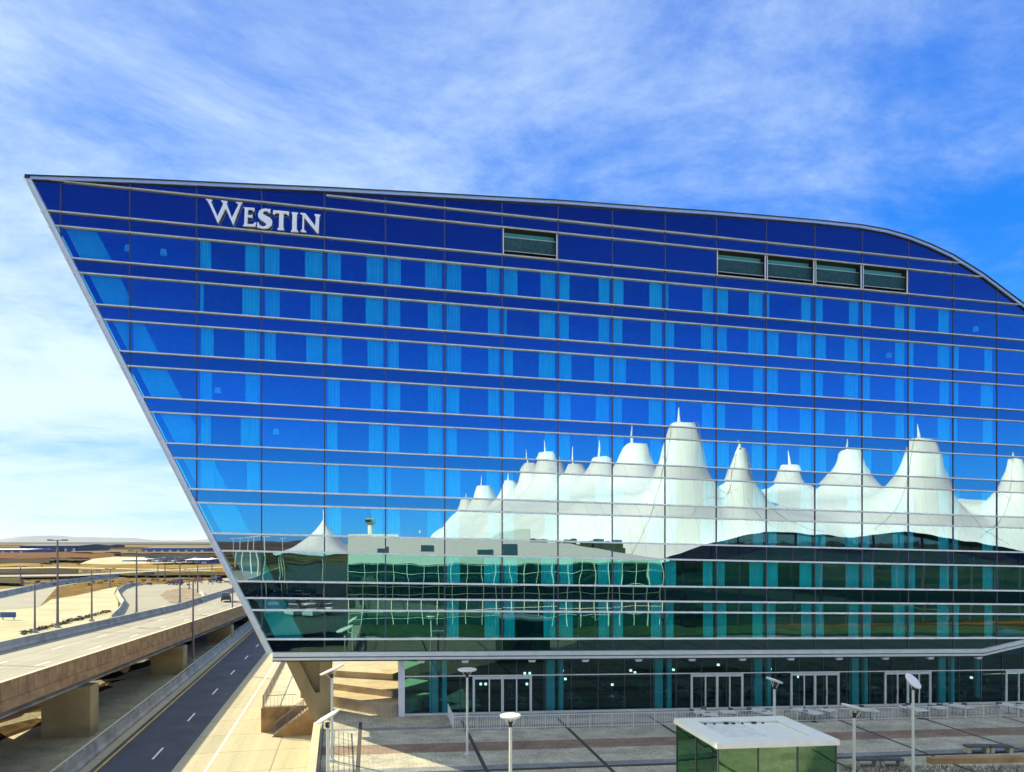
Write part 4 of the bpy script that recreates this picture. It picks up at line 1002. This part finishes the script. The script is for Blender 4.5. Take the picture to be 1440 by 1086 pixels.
def pend(px, py, yy, glow, label, first=[None]):
    p = fac(px, py, yy)
    if first[0] is None:
        r = empty('pendant_lamp', (0, 0, 0), label, 'lamp', 'pendant lamps in the restaurant')
        q = MB(); q.box(-.09, .09, -.09, .09, -.09, .09); q.build('shade', glow, r)
        q = MB(); q.tube((0, 0, .12), (0, 0, .9), .01, n=5); q.build('cord', 'darkmetal', r)
        first[0] = r; r.location = p
    else: copy_tree(first[0], p, 0, label)
for kk_, (px_, py_) in enumerate(sorted(((738, 947), (738, 953), (745, 947), (741, 962), (676, 962), (683, 962), (791, 943), (795, 955), (893, 946), (887, 943), (947, 942), (1010, 935), (861, 963), (1123, 952), (1366, 953), (1083, 941)))):
    pend(px_, py_, 5.0, 'lampglow', 'small glowing white pendant lamp inside the ground floor restaurant, ' + ordw(kk_))

# ---- sign letters
SG = empty('building_sign', fac(370, 305, -.3), 'large white serif letters fixed high on the dark glass facade, left part', 'sign')
GL = {'W': [(190, 127), (250, 137), (240, 155), (300, 288), (354, 172), (330, 142), (390, 150), (382, 168), (432, 302), (494, 180), (468, 158), (527, 160), (514, 182), (443, 370), (374, 215), (303, 355), (212, 150)],
      'E': [(540, 205), (640, 212), (638, 245), (628, 243), (618, 228), (582, 226), (578, 277), (610, 280), (620, 268), (622, 308), (611, 298), (577, 296), (573, 360), (625, 362), (645, 345), (655, 342), (648, 382), (532, 375), (545, 362), (551, 220)],
      'S': [(788, 222), (782, 262), (772, 258), (762, 242), (740, 237), (718, 247), (720, 268), (748, 285), (788, 305), (805, 335), (798, 370), (768, 395), (725, 401), (680, 392), (664, 388), (668, 342), (678, 345), (688, 370), (716, 383), (742, 378), (750, 362), (736, 345), (698, 322), (676, 298), (672, 270), (682, 240), (708, 222), (745, 218), (772, 224)],
      'T': [(815, 232), (960, 245), (955, 282), (945, 280), (935, 265), (908, 262), (904, 395), (912, 404), (912, 414), (852, 410), (852, 400), (864, 394), (868, 260), (836, 257), (822, 270), (808, 268)],
      'I': [(983, 250), (1040, 255), (1040, 262), (1030, 269), (1028, 412), (1043, 425), (1042, 432), (976, 427), (976, 420), (986, 412), (989, 267), (981, 258)],
      'N': [(1060, 257), (1110, 262), (1200, 378), (1205, 290), (1194, 278), (1194, 268), (1248, 273), (1248, 280), (1237, 290), (1230, 442), (1214, 440), (1098, 300), (1095, 412), (1116, 426), (1115, 434), (1066, 429), (1066, 421), (1079, 410), (1084, 278), (1060, 265)]}
for ch in 'WESTIN':
    me_pts = [fac(260 + a / 6.545, 260 + b / 6.545, -.32) for a, b in GL[ch]]
    b_ = bmesh.new(); vs = [b_.verts.new(p) for p in me_pts]; f = b_.faces.new(vs)
    ex = bmesh.ops.extrude_face_region(b_, geom=[f]); bmesh.ops.translate(b_, verts=[v for v in ex['geom'] if isinstance(v, bmesh.types.BMVert)], vec=(0, .18, 0))
    bmesh.ops.triangulate(b_, faces=[f_ for f_ in b_.faces if len(f_.verts) > 4]); bmesh.ops.recalc_face_normals(b_, faces=b_.faces)
    me = bpy.data.meshes.new('letter'); b_.to_mesh(me); b_.free(); me.materials.append(M['letter'])
    o = bpy.data.objects.new('letter', me); col.objects.link(o); o.parent = SG; o.matrix_parent_inverse = Matrix.Translation(SG.location).inverted()

# ================================================================ PLAZA FURNITURE
# fence
def atp(px, py):                        # point on the sloping plaza
    p = at(px, py, 0)
    for _ in range(4): p = at(px, py, sh(p.x))
    return p
fn = empty('metal_fence', atp(700, 1027), 'pale metal picket fence along the restaurant terrace', 'fence')
F0, F1, F2 = atp(630, 1009), atp(638, 1028), atp(1440, 1008)
F3 = F1 + (F2 - F1) * 1.2; F3.z = sh(F3.x)
for a, b, n in ((F0, F1, 2), (F1, F3, 34)):
    for i in range(n):
        p, q2 = a.lerp(b, i / n), a.lerp(b, (i + 1) / n)
        q = MB(); k = int((q2 - p).length / .13)
        q.bar(p + Vector((0, 0, 1.02)), q2 + Vector((0, 0, 1.02)), .05, .04); q.bar(p + Vector((0, 0, .12)), q2 + Vector((0, 0, .12)), .03, .03)
        for j in range(1, k): c = p.lerp(q2, j / k); q.box(c.x - .012, c.x + .012, c.y - .012, c.y + .012, c.z + .12, c.z + 1.0)
        q.build('picket_panel', 'white', fn)
        q = MB(); q.box(p.x - .035, p.x + .035, p.y - .035, p.y + .035, p.z, p.z + 1.06); q.build('post', 'silver', fn)
# terrace kerb behind the fence
q = MB(); q.prism([P3(F1.x, 0, -1.2), P3(F1.x, .12, -1.2), P3(F1.x, .12, -.2), P3(F1.x, 0, -.2)], P3(90, 0, 0) - P3(F1.x, 0, 0)); tag(q.build('terrace_kerb', 'barrier'), kind='structure')

M['whitetop'] = mat('white_tabletop', (0.85, 0.87, 0.88), 0.35)
pt = table_proto('white-topped terrace table', 'whitetop', 'terrace_table'); pc = chair_proto('dark terrace chair', 'chairdark')
pt['group'] = 'white terrace tables'; pc['group'] = 'dark terrace chairs'; pc.name = 'terrace_chair'
spots = [(985, 1001), (998, 1004), (1024, 1001), (1066, 998.5), (1078, 1002), (1127, 998), (1145, 1002), (1165, 998), (1210, 997), (1224, 998.5), (1276, 994), (1293, 998), (1321, 995), (1341, 991), (1357, 994), (1418, 991), (1434, 994)]
for k, (a, b) in enumerate(spots):
    p = at(a, b, .74 + sh(40)); p.z = sh(p.x)
    for _ in range(3): q_ = at(a, b, .74 + sh(p.x)); p = Vector((q_.x, q_.y, sh(q_.x)))
    lb = 'white square table top on the terrace behind the fence, number counted from the left'
    where = ['leftmost white terrace table, left of the glass kiosk roof edge', 'second white terrace table from the left, close to the first', 'third white terrace table from the left, above the kiosk roof', 'fourth white terrace table from the left, above the kiosk roof',
             'white terrace table just left of the post lamp above the kiosk', 'white terrace table at the left leaf of the middle entrance door', 'white terrace table before the middle entrance door', 'white terrace table at the right leaf of the middle entrance door',
             'white terrace table just right of the tilted lamp head', 'white terrace table between two teal columns right of the tilted lamp', 'white terrace table left of the pole with the white oval head', 'white terrace table right of the pole with the white oval head',
             'white terrace table left of the sixth teal column', 'white terrace table under the bend of the silver fascia', 'white terrace table right of the bend of the silver fascia', 'last but one white terrace table at the right edge', 'last white terrace table at the right edge'][k]
    if k == 0: pt.location = p; pt['label'] = where
    else: copy_tree(pt, p, (k * 1.7) % .8 - .4, where)
    for j, a_ in enumerate((.6 + (k % 2) * 1.9, 3.7 + (k % 3) * .9)):
        L2 = (p.x + .95 * math.cos(a_), p.y + .5 + .55 * math.sin(a_), p.z)
        cl_ = ('farther' if j == 0 else 'nearer') + ' dark chair ' + ('right' if math.cos(a_) > 0 else 'left') + ' of the ' + ordw(k) + ' white terrace table'
        if k == 0 and j == 0: pc.location = L2; pc['label'] = cl_
        else: copy_tree(pc, L2, a_ + 1.57, cl_)
# post lamps with white disc heads
def post_lamp(px, pyb, pyh, label, tilt=(0, 0), r=.62, h=5.3, D=None):
    if D: b = cf((px - 720) / 1040 * D, D); b.z = sh(b.x); t = at(px, pyh, 0); zt_ = CAM.z - (pyh - 761) * D / 1040
    else: b = atp(px, pyb); D = (b - CAM).xy.dot(FW); zt_ = CAM.z - (pyh - 761) * D / 1040
    rt = empty('post_lamp', b, label, 'lamp', 'white disc lamps on the plaza')
    q = MB(); q.tube(b, (b.x, b.y, zt_ - .45), .085, .075, 14); q.build('pole', 'silver', rt)
    q = MB(); q.tube(b, (b.x, b.y, b.z + .12), .18, n=14); q.build('base', 'silver', rt)
    c = Vector((b.x, b.y, zt_)); ax = Matrix.Rotation(tilt[0], 3, 'X') @ Matrix.Rotation(tilt[1], 3, 'Y') @ Vector((0, 0, 1))
    q = MB(); q.tube(c - ax * .05, c + ax * .03, r * .93, r, 32); q.tube(c + ax * .03, c + ax * .06, r, r * .9, 32); q.build('disc_head', 'white', rt)
    q = MB()
    u = ax.orthogonal().normalized(); v = ax.cross(u)
    for s_ in range(3):
        an = s_ * 2.09 + .5; q = MB(); q.tube((b.x, b.y, zt_ - .6), c - ax * .05 + (u * math.cos(an) + v * math.sin(an)) * r * .6, .022, n=6); q.build('strut', 'silver', rt)
    q = MB(); q.tube((b.x, b.y, zt_ - .5), (b.x, b.y, zt_ - .28), .1, .13, 12); q.build('lantern', 'darkmetal', rt)
post_lamp(657, 1062, 942, 'slim white post lamp with a level disc head before the left entrance door')
post_lamp(718, 0, 1007, 'nearest post lamp with a level disc head and V struts, bottom centre', D=34.5, r=.5)
post_lamp(467, 1070, 942, 'post lamp with a long tilted head standing on the sunlit paving beside the leaning pier', tilt=(-.1, -.4), r=.8)
post_lamp(461, 0, 1008, 'near post lamp with a tilted blade-like head above the cable railing, bottom left', tilt=(-.1, -.5), D=34.5, r=.62)
post_lamp(1089, 0, 957, 'post lamp seen edge-on behind the kiosk roof', tilt=(-.05, .38), D=43.3, r=.5)
post_lamp(1201, 0, 995, 'post lamp with an edge-on tilted head just right of the kiosk', tilt=(-.08, .3), D=36.4, r=.62)
post_lamp(1284, 0, 958, 'post lamp with a tilted bright oval head in the lower right', tilt=(.75, .35), D=43.5, r=.55)

# glass kiosk
ks = [at(1008, 1049, 5.0), at(1176, 1041, 4.9)]
kz = 5.0
a = at(1008, 1049, kz); b = at(1176, 1041, kz - .12); c2 = at(1095, 1008, kz - .1); d2 = at(945, 1013, kz)
KO = empty('glass_kiosk', (a.x, a.y, 0), 'green glass lift kiosk with a flat white roof at the bottom right of centre', 'kiosk')
dx = Vector((1, 0, SH)).normalized(); Lk = (b - a).length; Dk = (d2 - a).length
a1 = a; b1 = a + dx * Lk; c1 = b1 + Vector((0, Dk, 0)); d1 = a1 + Vector((0, Dk, 0))
def ring(i, z):
    v = Vector((i, i, 0)); return [a1 + Vector((i, i, z)), b1 + Vector((-i, i, z)), c1 + Vector((-i, -i, z)), d1 + Vector((i, -i, z))]
q = MB(); q.hexa(ring(0, -.14) + ring(0, -.02))
q.build('roof_slab', 'white', KO)
q = MB(); o0, i0 = ring(0.02, -.019), ring(.75, -.019); o1_, i1_ = ring(0.02, .10), ring(.85, .10)
for k in range(4):
    j = (k + 1) % 4; q.hexa([o0[k], o0[j], i0[j], i0[k], o1_[k], o1_[j], i1_[j], i1_[k]])
q.build('roof_rim', 'white', KO)
q = MB(); r4 = ring(.75, -.018); q.add(r4, [(0, 1, 2, 3)]); q.build('roof_membrane', mat('roof_membrane_white', (.74, .75, .70), .7, noise=.12, nscale=2), KO)
q = MB(); random.seed(4)
for k in range(7):
    t = .1 + .8 * k / 7 + random.uniform(-.02, .02); p = ring(.8, .0)[3].lerp(ring(.8, .0)[2], t); s_ = random.uniform(.03, .12)
    q = MB(); q.box(p.x - s_, p.x + s_, p.y - .22, p.y - .1, p.z - .01, p.z + random.uniform(.03, .08)); q.build('roof_fitting', 'darkmetal', KO)
lo, hi = ring(.12, -5.4), ring(.12, -.14)
for k, n in ((0, 3), (1, 2), (2, 3), (3, 2)):
    j = (k + 1) % 4
    for i in range(n):
        A_, B_, C_, D_ = lo[k].lerp(lo[j], i / n), lo[k].lerp(lo[j], (i + 1) / n), hi[k].lerp(hi[j], (i + 1) / n), hi[k].lerp(hi[j], i / n)
        q = MB(); q.sheet([A_, B_, C_, D_]); q.build('glass_panel', 'greenglass', KO, fix=False)
        q = MB(); q.bar(A_, D_, .06, .06, (1, 0, 0)); q.build('frame', 'mullion', KO)
q = MB(); cc = (a1 + b1 + c1 + d1) / 4; q.box(cc.x - .9, cc.x + .9, cc.y - .9, cc.y + .9, -.3, 4.6); q.build('lift_core', 'kioskback', KO)

# benches and low walls on the plaza at the right
def block(name, px0, px1, py, w, h, m, label, cat):
    a, b = atp(px0, py), atp(px1, py); r = empty(name, (a + b) / 2, label, cat)
    q = MB(); d = (b - a).normalized(); n_ = Vector((-d.y, d.x, 0)) * w
    q.prism([a + Vector((0, 0, h - .12)), b + Vector((0, 0, h - .12)), b + n_ + Vector((0, 0, h - .12)), a + n_ + Vector((0, 0, h - .12))], (0, 0, .12)); q.build('seat', m, r)
    for t in (.08, .92):
        q = MB(); p = a.lerp(b, t); q.prism([p - d * .12 + n_ * .1, p + d * .12 + n_ * .1, p + d * .12 + n_ * .9, p - d * .12 + n_ * .9], (0, 0, h - .12)); q.build('leg', 'concrete', r)
M['benchgrey'] = mat('bench_grey', (.10, .11, .12), .6, noise=.15)
block('stone_bench', 1205, 1238, 1079, .6, .5, 'benchgrey', 'left of two dark low benches before the right lamp poles', 'bench')
block('stone_bench', 1240, 1272, 1079, .6, .5, 'benchgrey', 'dark low bench just left of the pole with the oval head', 'bench')
block('stone_bench', 1362, 1393, 1060, .6, .5, 'benchgrey', 'left bench of the far pair in the lower right corner', 'bench')
block('stone_bench', 1395, 1426, 1060, .6, .5, 'benchgrey', 'right bench of the far pair in the lower right corner', 'bench')
q = MB(); a, b = atp(1310, 1075), atp(1470, 1072); d = (b - a).normalized(); n_ = Vector((-d.y, d.x, 0))
q.prism([a, b, b + n_ * .5, a + n_ * .5], (0, 0, .35)); tag(q.build('planter_wall', 'tanwall'), 'low brown planter edge in the bottom right corner', 'planter')
q = MB(); random.seed(2)
for i in range(2600):
    p = atp(random.uniform(1180, 1460), random.uniform(1078, 1100)); s = random.uniform(.05, .16)
    d_ = Vector((random.uniform(-1, 1), random.uniform(-1, 1), 2.2)).normalized() * s * 2
    q.add([p + Vector((-.02, 0, 0)), p + Vector((.02, 0, 0)), p + d_], [(0, 1, 2)])
M['sedge'] = mat('grey_sedge', (0.13, 0.14, 0.10), .9, noise=.5, nscale=3)
tag(q.build('ornamental_grass', 'sedge'), 'grey green grass planting along the bottom right edge', 'grass', kind='stuff')

# ================================================================ TERMINAL BEHIND THE CAMERA (seen mirrored in the facade)
TB = empty('terminal_building', (60, -480, 0), 'white tented airport terminal mirrored in the hotel glass', 'terminal')
peaks = [  # px, py, D, cap radius, spread, mast
    (960, 595, 150, 4.0, 8, 22), (893, 625, 183, 4.0, 8, 28), (845, 645, 212, 4, 8, 24), (808, 652, 240, 4, 8, 22), (772, 636, 268, 5, 9, 18), (745, 650, 300, 4, 9, 16), (716, 677, 330, 4, 9, 10), (680, 680, 380, 6, 9, 14), (655, 700, 420, 4, 9, 8), (590, 748, 470, 2, 10, 4),
    (1298, 615, 160, 4.0, 8, 20), (1195, 632, 190, 3.6, 8, 14), (1112, 655, 225, 3.6, 7, 20), (1042, 625, 150, 1.6, 6, 6), (1430, 645, 166, 2.2, 7, 8), (1560, 610, 165, 4, 8, 20), (1500, 640, 200, 4, 8, 14)]
PK = []
for px_, py_, D_, rt_, sp_, ms in peaks:
    r = (px_ - 720) / 1040; h_ = RX * r + FW; p = CAM + Vector((h_.x, h_.y, (761 - py_) / 1040)) * D_
    PK.append((p.x, p.y, p.z, rt_, sp_, ms * D_ / 1040))
front = [mir(a, b, 76) for a, b in ((700, 830), (880, 815), (905, 800), (938, 785), (1008, 763), (1078, 746), (1147, 752), (1200, 757), (1245, 750), (1275, 748), (1337, 757), (1397, 768), (1440, 775), (1500, 795), (1560, 790), (1700, 780))]
def fz(x_):
    for p, q_ in zip(front[:-1], front[1:]):
        if p.x <= x_ <= q_.x: return p.z + (q_.z - p.z) * (x_ - p.x) / (q_.x - p.x)
    return front[0].z if x_ < front[0].x else front[-1].z
def tent_h(x_, yb):                     # yb: distance in front of the facade
    base = 20.5 + 5.5 * smooth01((yb - 95) / 60) * smooth01((x_ - 50) / 20)
    edge = min(1, max(0, (x_ - 38) / 16)); base = 9 + (base - 9) * smooth01(edge)
    f_ = fz(x_); t = smooth01((yb - 76) / 24); t2 = smooth01((yb - 76) / 6); base = f_ * (1 - t) + base * t; hs_ = []
    for X_, Y_, Z_, rt_, sp_, _ in PK:
        d_ = math.hypot(x_ - X_, yb - Y_); dd = max(0, d_ - rt_ * .72); cap = .02 * min(d_, rt_) ** 2
        bl = base if Y_ > 95 else min(21, base + 4); g = (Z_ - max(base, 12)) * (0.60 * math.exp(-dd / (sp_ * .36)) + .40 * math.exp(-dd / (sp_ * 2.4)))
        hs_.append(g - cap )
    m_ = max(hs_); s_ = sum(math.exp((h - m_) / 1.0) for h in hs_); v = m_ + .5 * math.log(s_)
    return base + v * t2
q = MB(); xs_ = [39 + 1.05 * i for i in range(130)]; ys_ = [76 + 1.3 * i for i in range(70)] + [168 + 3 * i for i in range(96)]
for yb in ys_:
    for x_ in xs_: q.v.append((x_, -yb, tent_h(x_, yb)))
nn = len(xs_)
for j in range(len(ys_) - 1):
    for i in range(nn - 1): q.f.append((j * nn + i, j * nn + i + 1, (j + 1) * nn + i + 1, (j + 1) * nn + i))
q.build('tent_roof', 'tent', TB, smooth=True)
for X_, Y_, Z_, rt_, sp_, ml in PK:
    q = MB(); q.tube((X_ - rt_ * .2, -Y_, Z_ - 1), (X_ - rt_ * .2, -Y_, Z_ + ml), .45, .08, 8); q.build('mast', 'tent', TB)
q = MB(); 
for X_, Y_, Z_, rt_, sp_, ml in PK[:1] + PK[10:11] + PK[13:15]:
    for tx in (-16, 16):
        P_ = []
        for k in range(13):
            t = k / 12; yy = Y_ + (77.5 - Y_) * t; xx = X_ + tx * t; P_.append(Vector((xx, -yy, tent_h(xx, yy) + .12)))
        for a, b in zip(P_[:-1], P_[1:]): q.tube(a, b, .045, n=5, caps=False)
q.build('ridge_cable', 'barrier', TB)
# walls under the tents
def zsheet(x0, x1, n, yb, z0, zf, name, m):
    q = MB(); X_ = [x0 + (x1 - x0) * i / n for i in range(n + 1)]
    q.strip([(x_, -yb, z0) for x_ in X_], [(x_, -yb, zf(x_)) for x_ in X_]); return q.build(name, m, TB, fix=False)
zsheet(52, 172, 70, 80, -4, lambda x_: min(tent_h(x_, 80), fz(x_) + 1.8) - .4, 'end_glass', 'termglass')
q = MB()
for i in range(19):
    x_ = 56 + 6 * i; q.box(x_ - .12, x_ + .12, -80.0, -79.8, -4, min(tent_h(x_, 80), fz(x_) + 1.5) - .6)
q.build('glass_mullion', 'mullion', TB)
q = MB(); q.prism([(39.5, -480, -4), (39.5, -480, 8), (39.5, -455, 8), (39.5, -455, -4)], (.5, 0, 0)); q.build('side_wall', 'terminal', TB)
# wing with white gridded glazing
wl_ = [mir(a, b, 64) for a, b in ((488, 752), (560, 752), (562, 758), (626, 760), (690, 757), (700, 751), (740, 744), (746, 744), (746, 764), (800, 765), (880, 778), (930, 785))]
zg = mir(700, 792, 64).z; x0w, x1w = wl_[0].x, wl_[-1].x
q = MB(); pts_ = [Vector((p.x, -64, p.z)) for p in wl_] + [Vector((x1w, -64, zg)), Vector((x0w, -64, zg))]
b_ = bmesh.new(); vs = [b_.verts.new(p) for p in pts_]; f = b_.faces.new(vs); ex = bmesh.ops.extrude_face_region(b_, geom=[f]); bmesh.ops.translate(b_, verts=[v for v in ex['geom'] if isinstance(v, bmesh.types.BMVert)], vec=(0, -9, 0))
bmesh.ops.triangulate(b_, faces=[f_ for f_ in b_.faces if len(f_.verts) > 4]); bmesh.ops.recalc_face_normals(b_, faces=b_.faces)
me = bpy.data.meshes.new('parapet_wall'); b_.to_mesh(me); b_.free(); me.materials.append(M['terminal']); o = bpy.data.objects.new('parapet_wall', me); col.objects.link(o); o.parent = TB; o.matrix_parent_inverse = Matrix.Translation(TB.location).inverted()
q = MB(); q.box(x0w + .1, x1w - .1, -73, -64.2, -3.9, zg - .002); q.build('wing_glass', 'termglass', TB)
q = MB(); n = 22
for i in range(n + 1): x_ = x0w + (x1w - x0w) * i / n; q.box(x_ - .045, x_ + .045, -64.18, -64.02, -3.9, zg - .01)
for k in range(8): zz_ = zg - .15 - k * 1.85 + (.5 if k % 2 else 0); q.box(x0w, x1w, -64.17, -64.03, zz_ - .032, zz_ + .032)
q.build('window_grid', 'white', TB)
q = MB()
for a, b, c_, d_ in ((671, 693, 774, 783), (708, 728, 766, 781), (530, 545, 770, 778), (590, 608, 768, 777)):
    p0, p1 = mir(a, d_, 64), mir(b, c_, 64); q.box(p0.x, p1.x, -63.98, -63.9, p0.z, p1.z)
q.build('louvre_panel', 'louvre', TB)
q = MB(); random.seed(6)
for i in range(26):                     # plant on the wing roof
    p = mir(random.uniform(745, 900), 772, 68); s_ = random.uniform(.3, 1.1); q.box(p.x - s_, p.x + s_, -68 - s_, -68 + s_, p.z - 1, p.z + random.uniform(.2, 1.8))
q.build('roof_plant', 'leaf', TB)
# small tent canopy, control tower and trees mirrored at the left
sc_ = empty('tent_canopy', mir(450, 790, 120), 'small white peaked canopy mirrored low in the left part of the glass', 'canopy')
q = MB(); cx = mir(455, 730, 130); vs = []; nR, nA = 12, 36
for j in range(nR + 1):
    for i in range(nA):
        t = j / nR; an = 2 * math.pi * i / nA; rr = t * 12; zz_ = cx.z * (1 - t) ** 2.2 + (10.6) * (1 - (1 - t) ** 2.2) + .4 * math.cos(an * 6) * t
        vs.append((cx.x + rr * math.cos(an), cx.y + rr * math.sin(an), zz_))
q.add(vs, [(j * nA + i, j * nA + (i + 1) % nA, (j + 1) * nA + (i + 1) % nA, (j + 1) * nA + i) for j in range(nR) for i in range(nA)]); q.build('fabric_roof', 'tent', sc_, smooth=True)
q = MB()
for an in (0.5, 1.5, 2.6, 3.7, 4.7, 5.7): q.tube((cx.x + 11 * math.cos(an), cx.y + 11 * math.sin(an), -3), (cx.x + 11 * math.cos(an), cx.y + 11 * math.sin(an), 11), .09, n=8)
q.tube((cx.x, cx.y, 10), (cx.x, cx.y, cx.z + 2.2), .15, n=6); q.build('post', 'white', sc_)
tb_ = mir(522, 757, 330); ct = empty('control_tower', (tb_.x, tb_.y, -3), 'slender control tower mirrored above the terminal wing', 'tower')
q = MB(); tz = mir(522, 739, 330).z; q.tube((tb_.x, tb_.y, -3), (tb_.x, tb_.y, tz), 2.2, 1.7, 16); q.build('shaft', 'terminal', ct)
q = MB(); q.tube((tb_.x, tb_.y, tz), (tb_.x, tb_.y, tz + 1.6), 1.9, 3.4, 12); q.tube((tb_.x, tb_.y, tz + 3.2), (tb_.x, tb_.y, tz + 3.9), 3.4, 2.4, 12); q.build('gallery', 'barrier', ct)
q = MB(); q.tube((tb_.x, tb_.y, tz + 1.6), (tb_.x, tb_.y, tz + 3.2), 3.0, 3.3, 12); q.build('cab_glass', 'termglass', ct)
q = MB(); q.tube((tb_.x, tb_.y, tz + 3.9), (tb_.x, tb_.y, tz + 6), .15, n=6); q.build('antenna', 'mullion', ct)
def tree(px, B, h, label, seed):
    rnd = random.Random(seed); b = mir(px, 800, B); b.z = G if b.x < -35 else -3.4; r = empty('leafy_tree', b, label, 'tree', 'trees beside the terminal approach')
    q = MB(); q.tube(b, b + Vector((0, 0, h * .55)), .22, .1, 8)
    for k in range(6): an = rnd.uniform(0, 6.3); q.tube(b + Vector((0, 0, h * rnd.uniform(.3, .5))), b + Vector((math.cos(an) * h * .25, math.sin(an) * h * .25, h * rnd.uniform(.6, .85))), .09, .03, 6)
    q.build('trunk', 'bark', r); q = MB()
    for k in range(700):
        while True:
            v = Vector((rnd.uniform(-1, 1), rnd.uniform(-1, 1), rnd.uniform(-1, 1)))
            if .3 < v.length < 1: break
        c = b + Vector((v.x * h * .32, v.y * h * .32, h * .66 + v.z * h * .34)) ; s_ = rnd.uniform(.12, .32)
        q.add([c + Vector((rnd.uniform(-1, 1), rnd.uniform(-1, 1), rnd.uniform(-1, 1))) * s_ for _ in range(3)], [(0, 1, 2)])
    q.build('crown', 'leaf', r, fix=False)
for i, (px_, B_, h_) in enumerate(((300, 150, 7), (335, 170, 8), (372, 140, 6), (395, 175, 8), (420, 150, 6), (345, 120, 5))): tree(px_, B_, h_, ['leftmost small tree mirrored in the glass tip', 'second tree from the left mirrored in the glass tip', 'small tree in the middle of the mirrored tree row', 'tall mirrored tree right of the row middle', 'rightmost tree mirrored beside the canopy', 'smallest and nearest tree mirrored in the glass tip'][i], 40 + i)

q = MB(); q.sheet([Vector((3, -62, -.9)), Vector((-33, -62, -.9)), Vector((-70, -420, -.9)), Vector((3, -420, -.9))])
M['lot'] = mat('dark_asphalt', (.05, .06, .05), .9, noise=.4, nscale=.08, fine=.2, fscale=1.5)
tag(q.build('approach_road', 'lot'), kind='structure')

lq = MB(); random.seed(77)
lq.sheet([up(Vector((6, -63.7, .05))), up(Vector((138, -63.7, .05))), up(Vector((138, -49, .05))), up(Vector((6, -49, .05)))])
M['lawn'] = mat('dark_lawn', (.035, .075, .03), .95, noise=.4, nscale=.5, fine=.3, fscale=8, spec=.1)
tag(lq.build('lawn', 'lawn'), kind='structure')  # unseen ground cover added to darken the plaza's reflection in the lower glass

# cars and light poles on the approach road, mirrored low at the left
ac = make_car('white car on the terminal approach road, mirrored low at the left', (.6, .62, .6)); ac['group'] = 'cars on the terminal approach'
ac2 = make_car('dark car on the terminal approach road, mirrored low at the left', (.03, .04, .05)); ac2['group'] = 'cars on the terminal approach'
random.seed(8); kk = [0, 0]
for row, (yb, x0) in enumerate(((98, -6), (112, -8), (128, -10), (146, -13))):
    for i in range(4):
        w_ = random.random() < .5; pr_ = ac if w_ else ac2; c_ = kk[0] if w_ else kk[1]
        loc = Vector((x0 + i * 3.6 - 6, -yb + random.uniform(-1, 1), -.9)); lb = ('white' if w_ else 'dark') + ' car on the mirrored approach road, ' + ordw(i) + ' of the ' + ('nearest', 'second', 'third', 'farthest')[row] + ' row'
        if c_ == 0: pr_.location = loc; pr_['label'] = lb
        else: copy_tree(pr_, loc, random.choice((0, math.pi)), lb)
        kk[0 if w_ else 1] += 1
for i, (x_, yb) in enumerate(((-14, 100), (-20, 130), (-26, 160), (-33, 190), (-41, 225), (-22, 205))):
    r_ = empty('light_mast', (x_, -yb, -.9), 'pale light pole beside the approach road, ' + ordw(i) + ' counted away from the camera', 'light mast', 'light poles beside the mirrored approach')
    r_['label'] = ['nearest', 'second nearest', 'third nearest', 'fourth nearest', 'farthest', 'single inner'][i] + ' pale light pole beside the mirrored approach road'
    q = MB(); q.tube((x_, -yb, -.9), (x_, -yb, 14.5), .16, .1, 8); q.build('pole', 'white', r_)
    q = MB(); q.bar((x_ - 1, -yb, 14.5), (x_ + 1, -yb, 14.5), .3, .15); q.build('lamp_head', 'white', r_)

# haze over the plain
hzm = bpy.data.materials.new('haze'); hzm.use_nodes = True; t_ = hzm.node_tree; t_.nodes.clear()
pv = t_.nodes.new('ShaderNodeVolumePrincipled'); pv.inputs['Color'].default_value = (.80, .88, 1.0, 1); pv.inputs['Density'].default_value = 0.000025; pv.inputs['Anisotropy'].default_value = 0.2
om = t_.nodes.new('ShaderNodeOutputMaterial'); t_.links.new(pv.outputs[0], om.inputs['Volume'])
q = MB(); q.box(-14000, 14000, -14000, 14000, -16, 92); hz_o = q.build('haze', hzm); tag(hz_o, 'thin pale blue haze over the far plain', 'haze', kind='stuff')
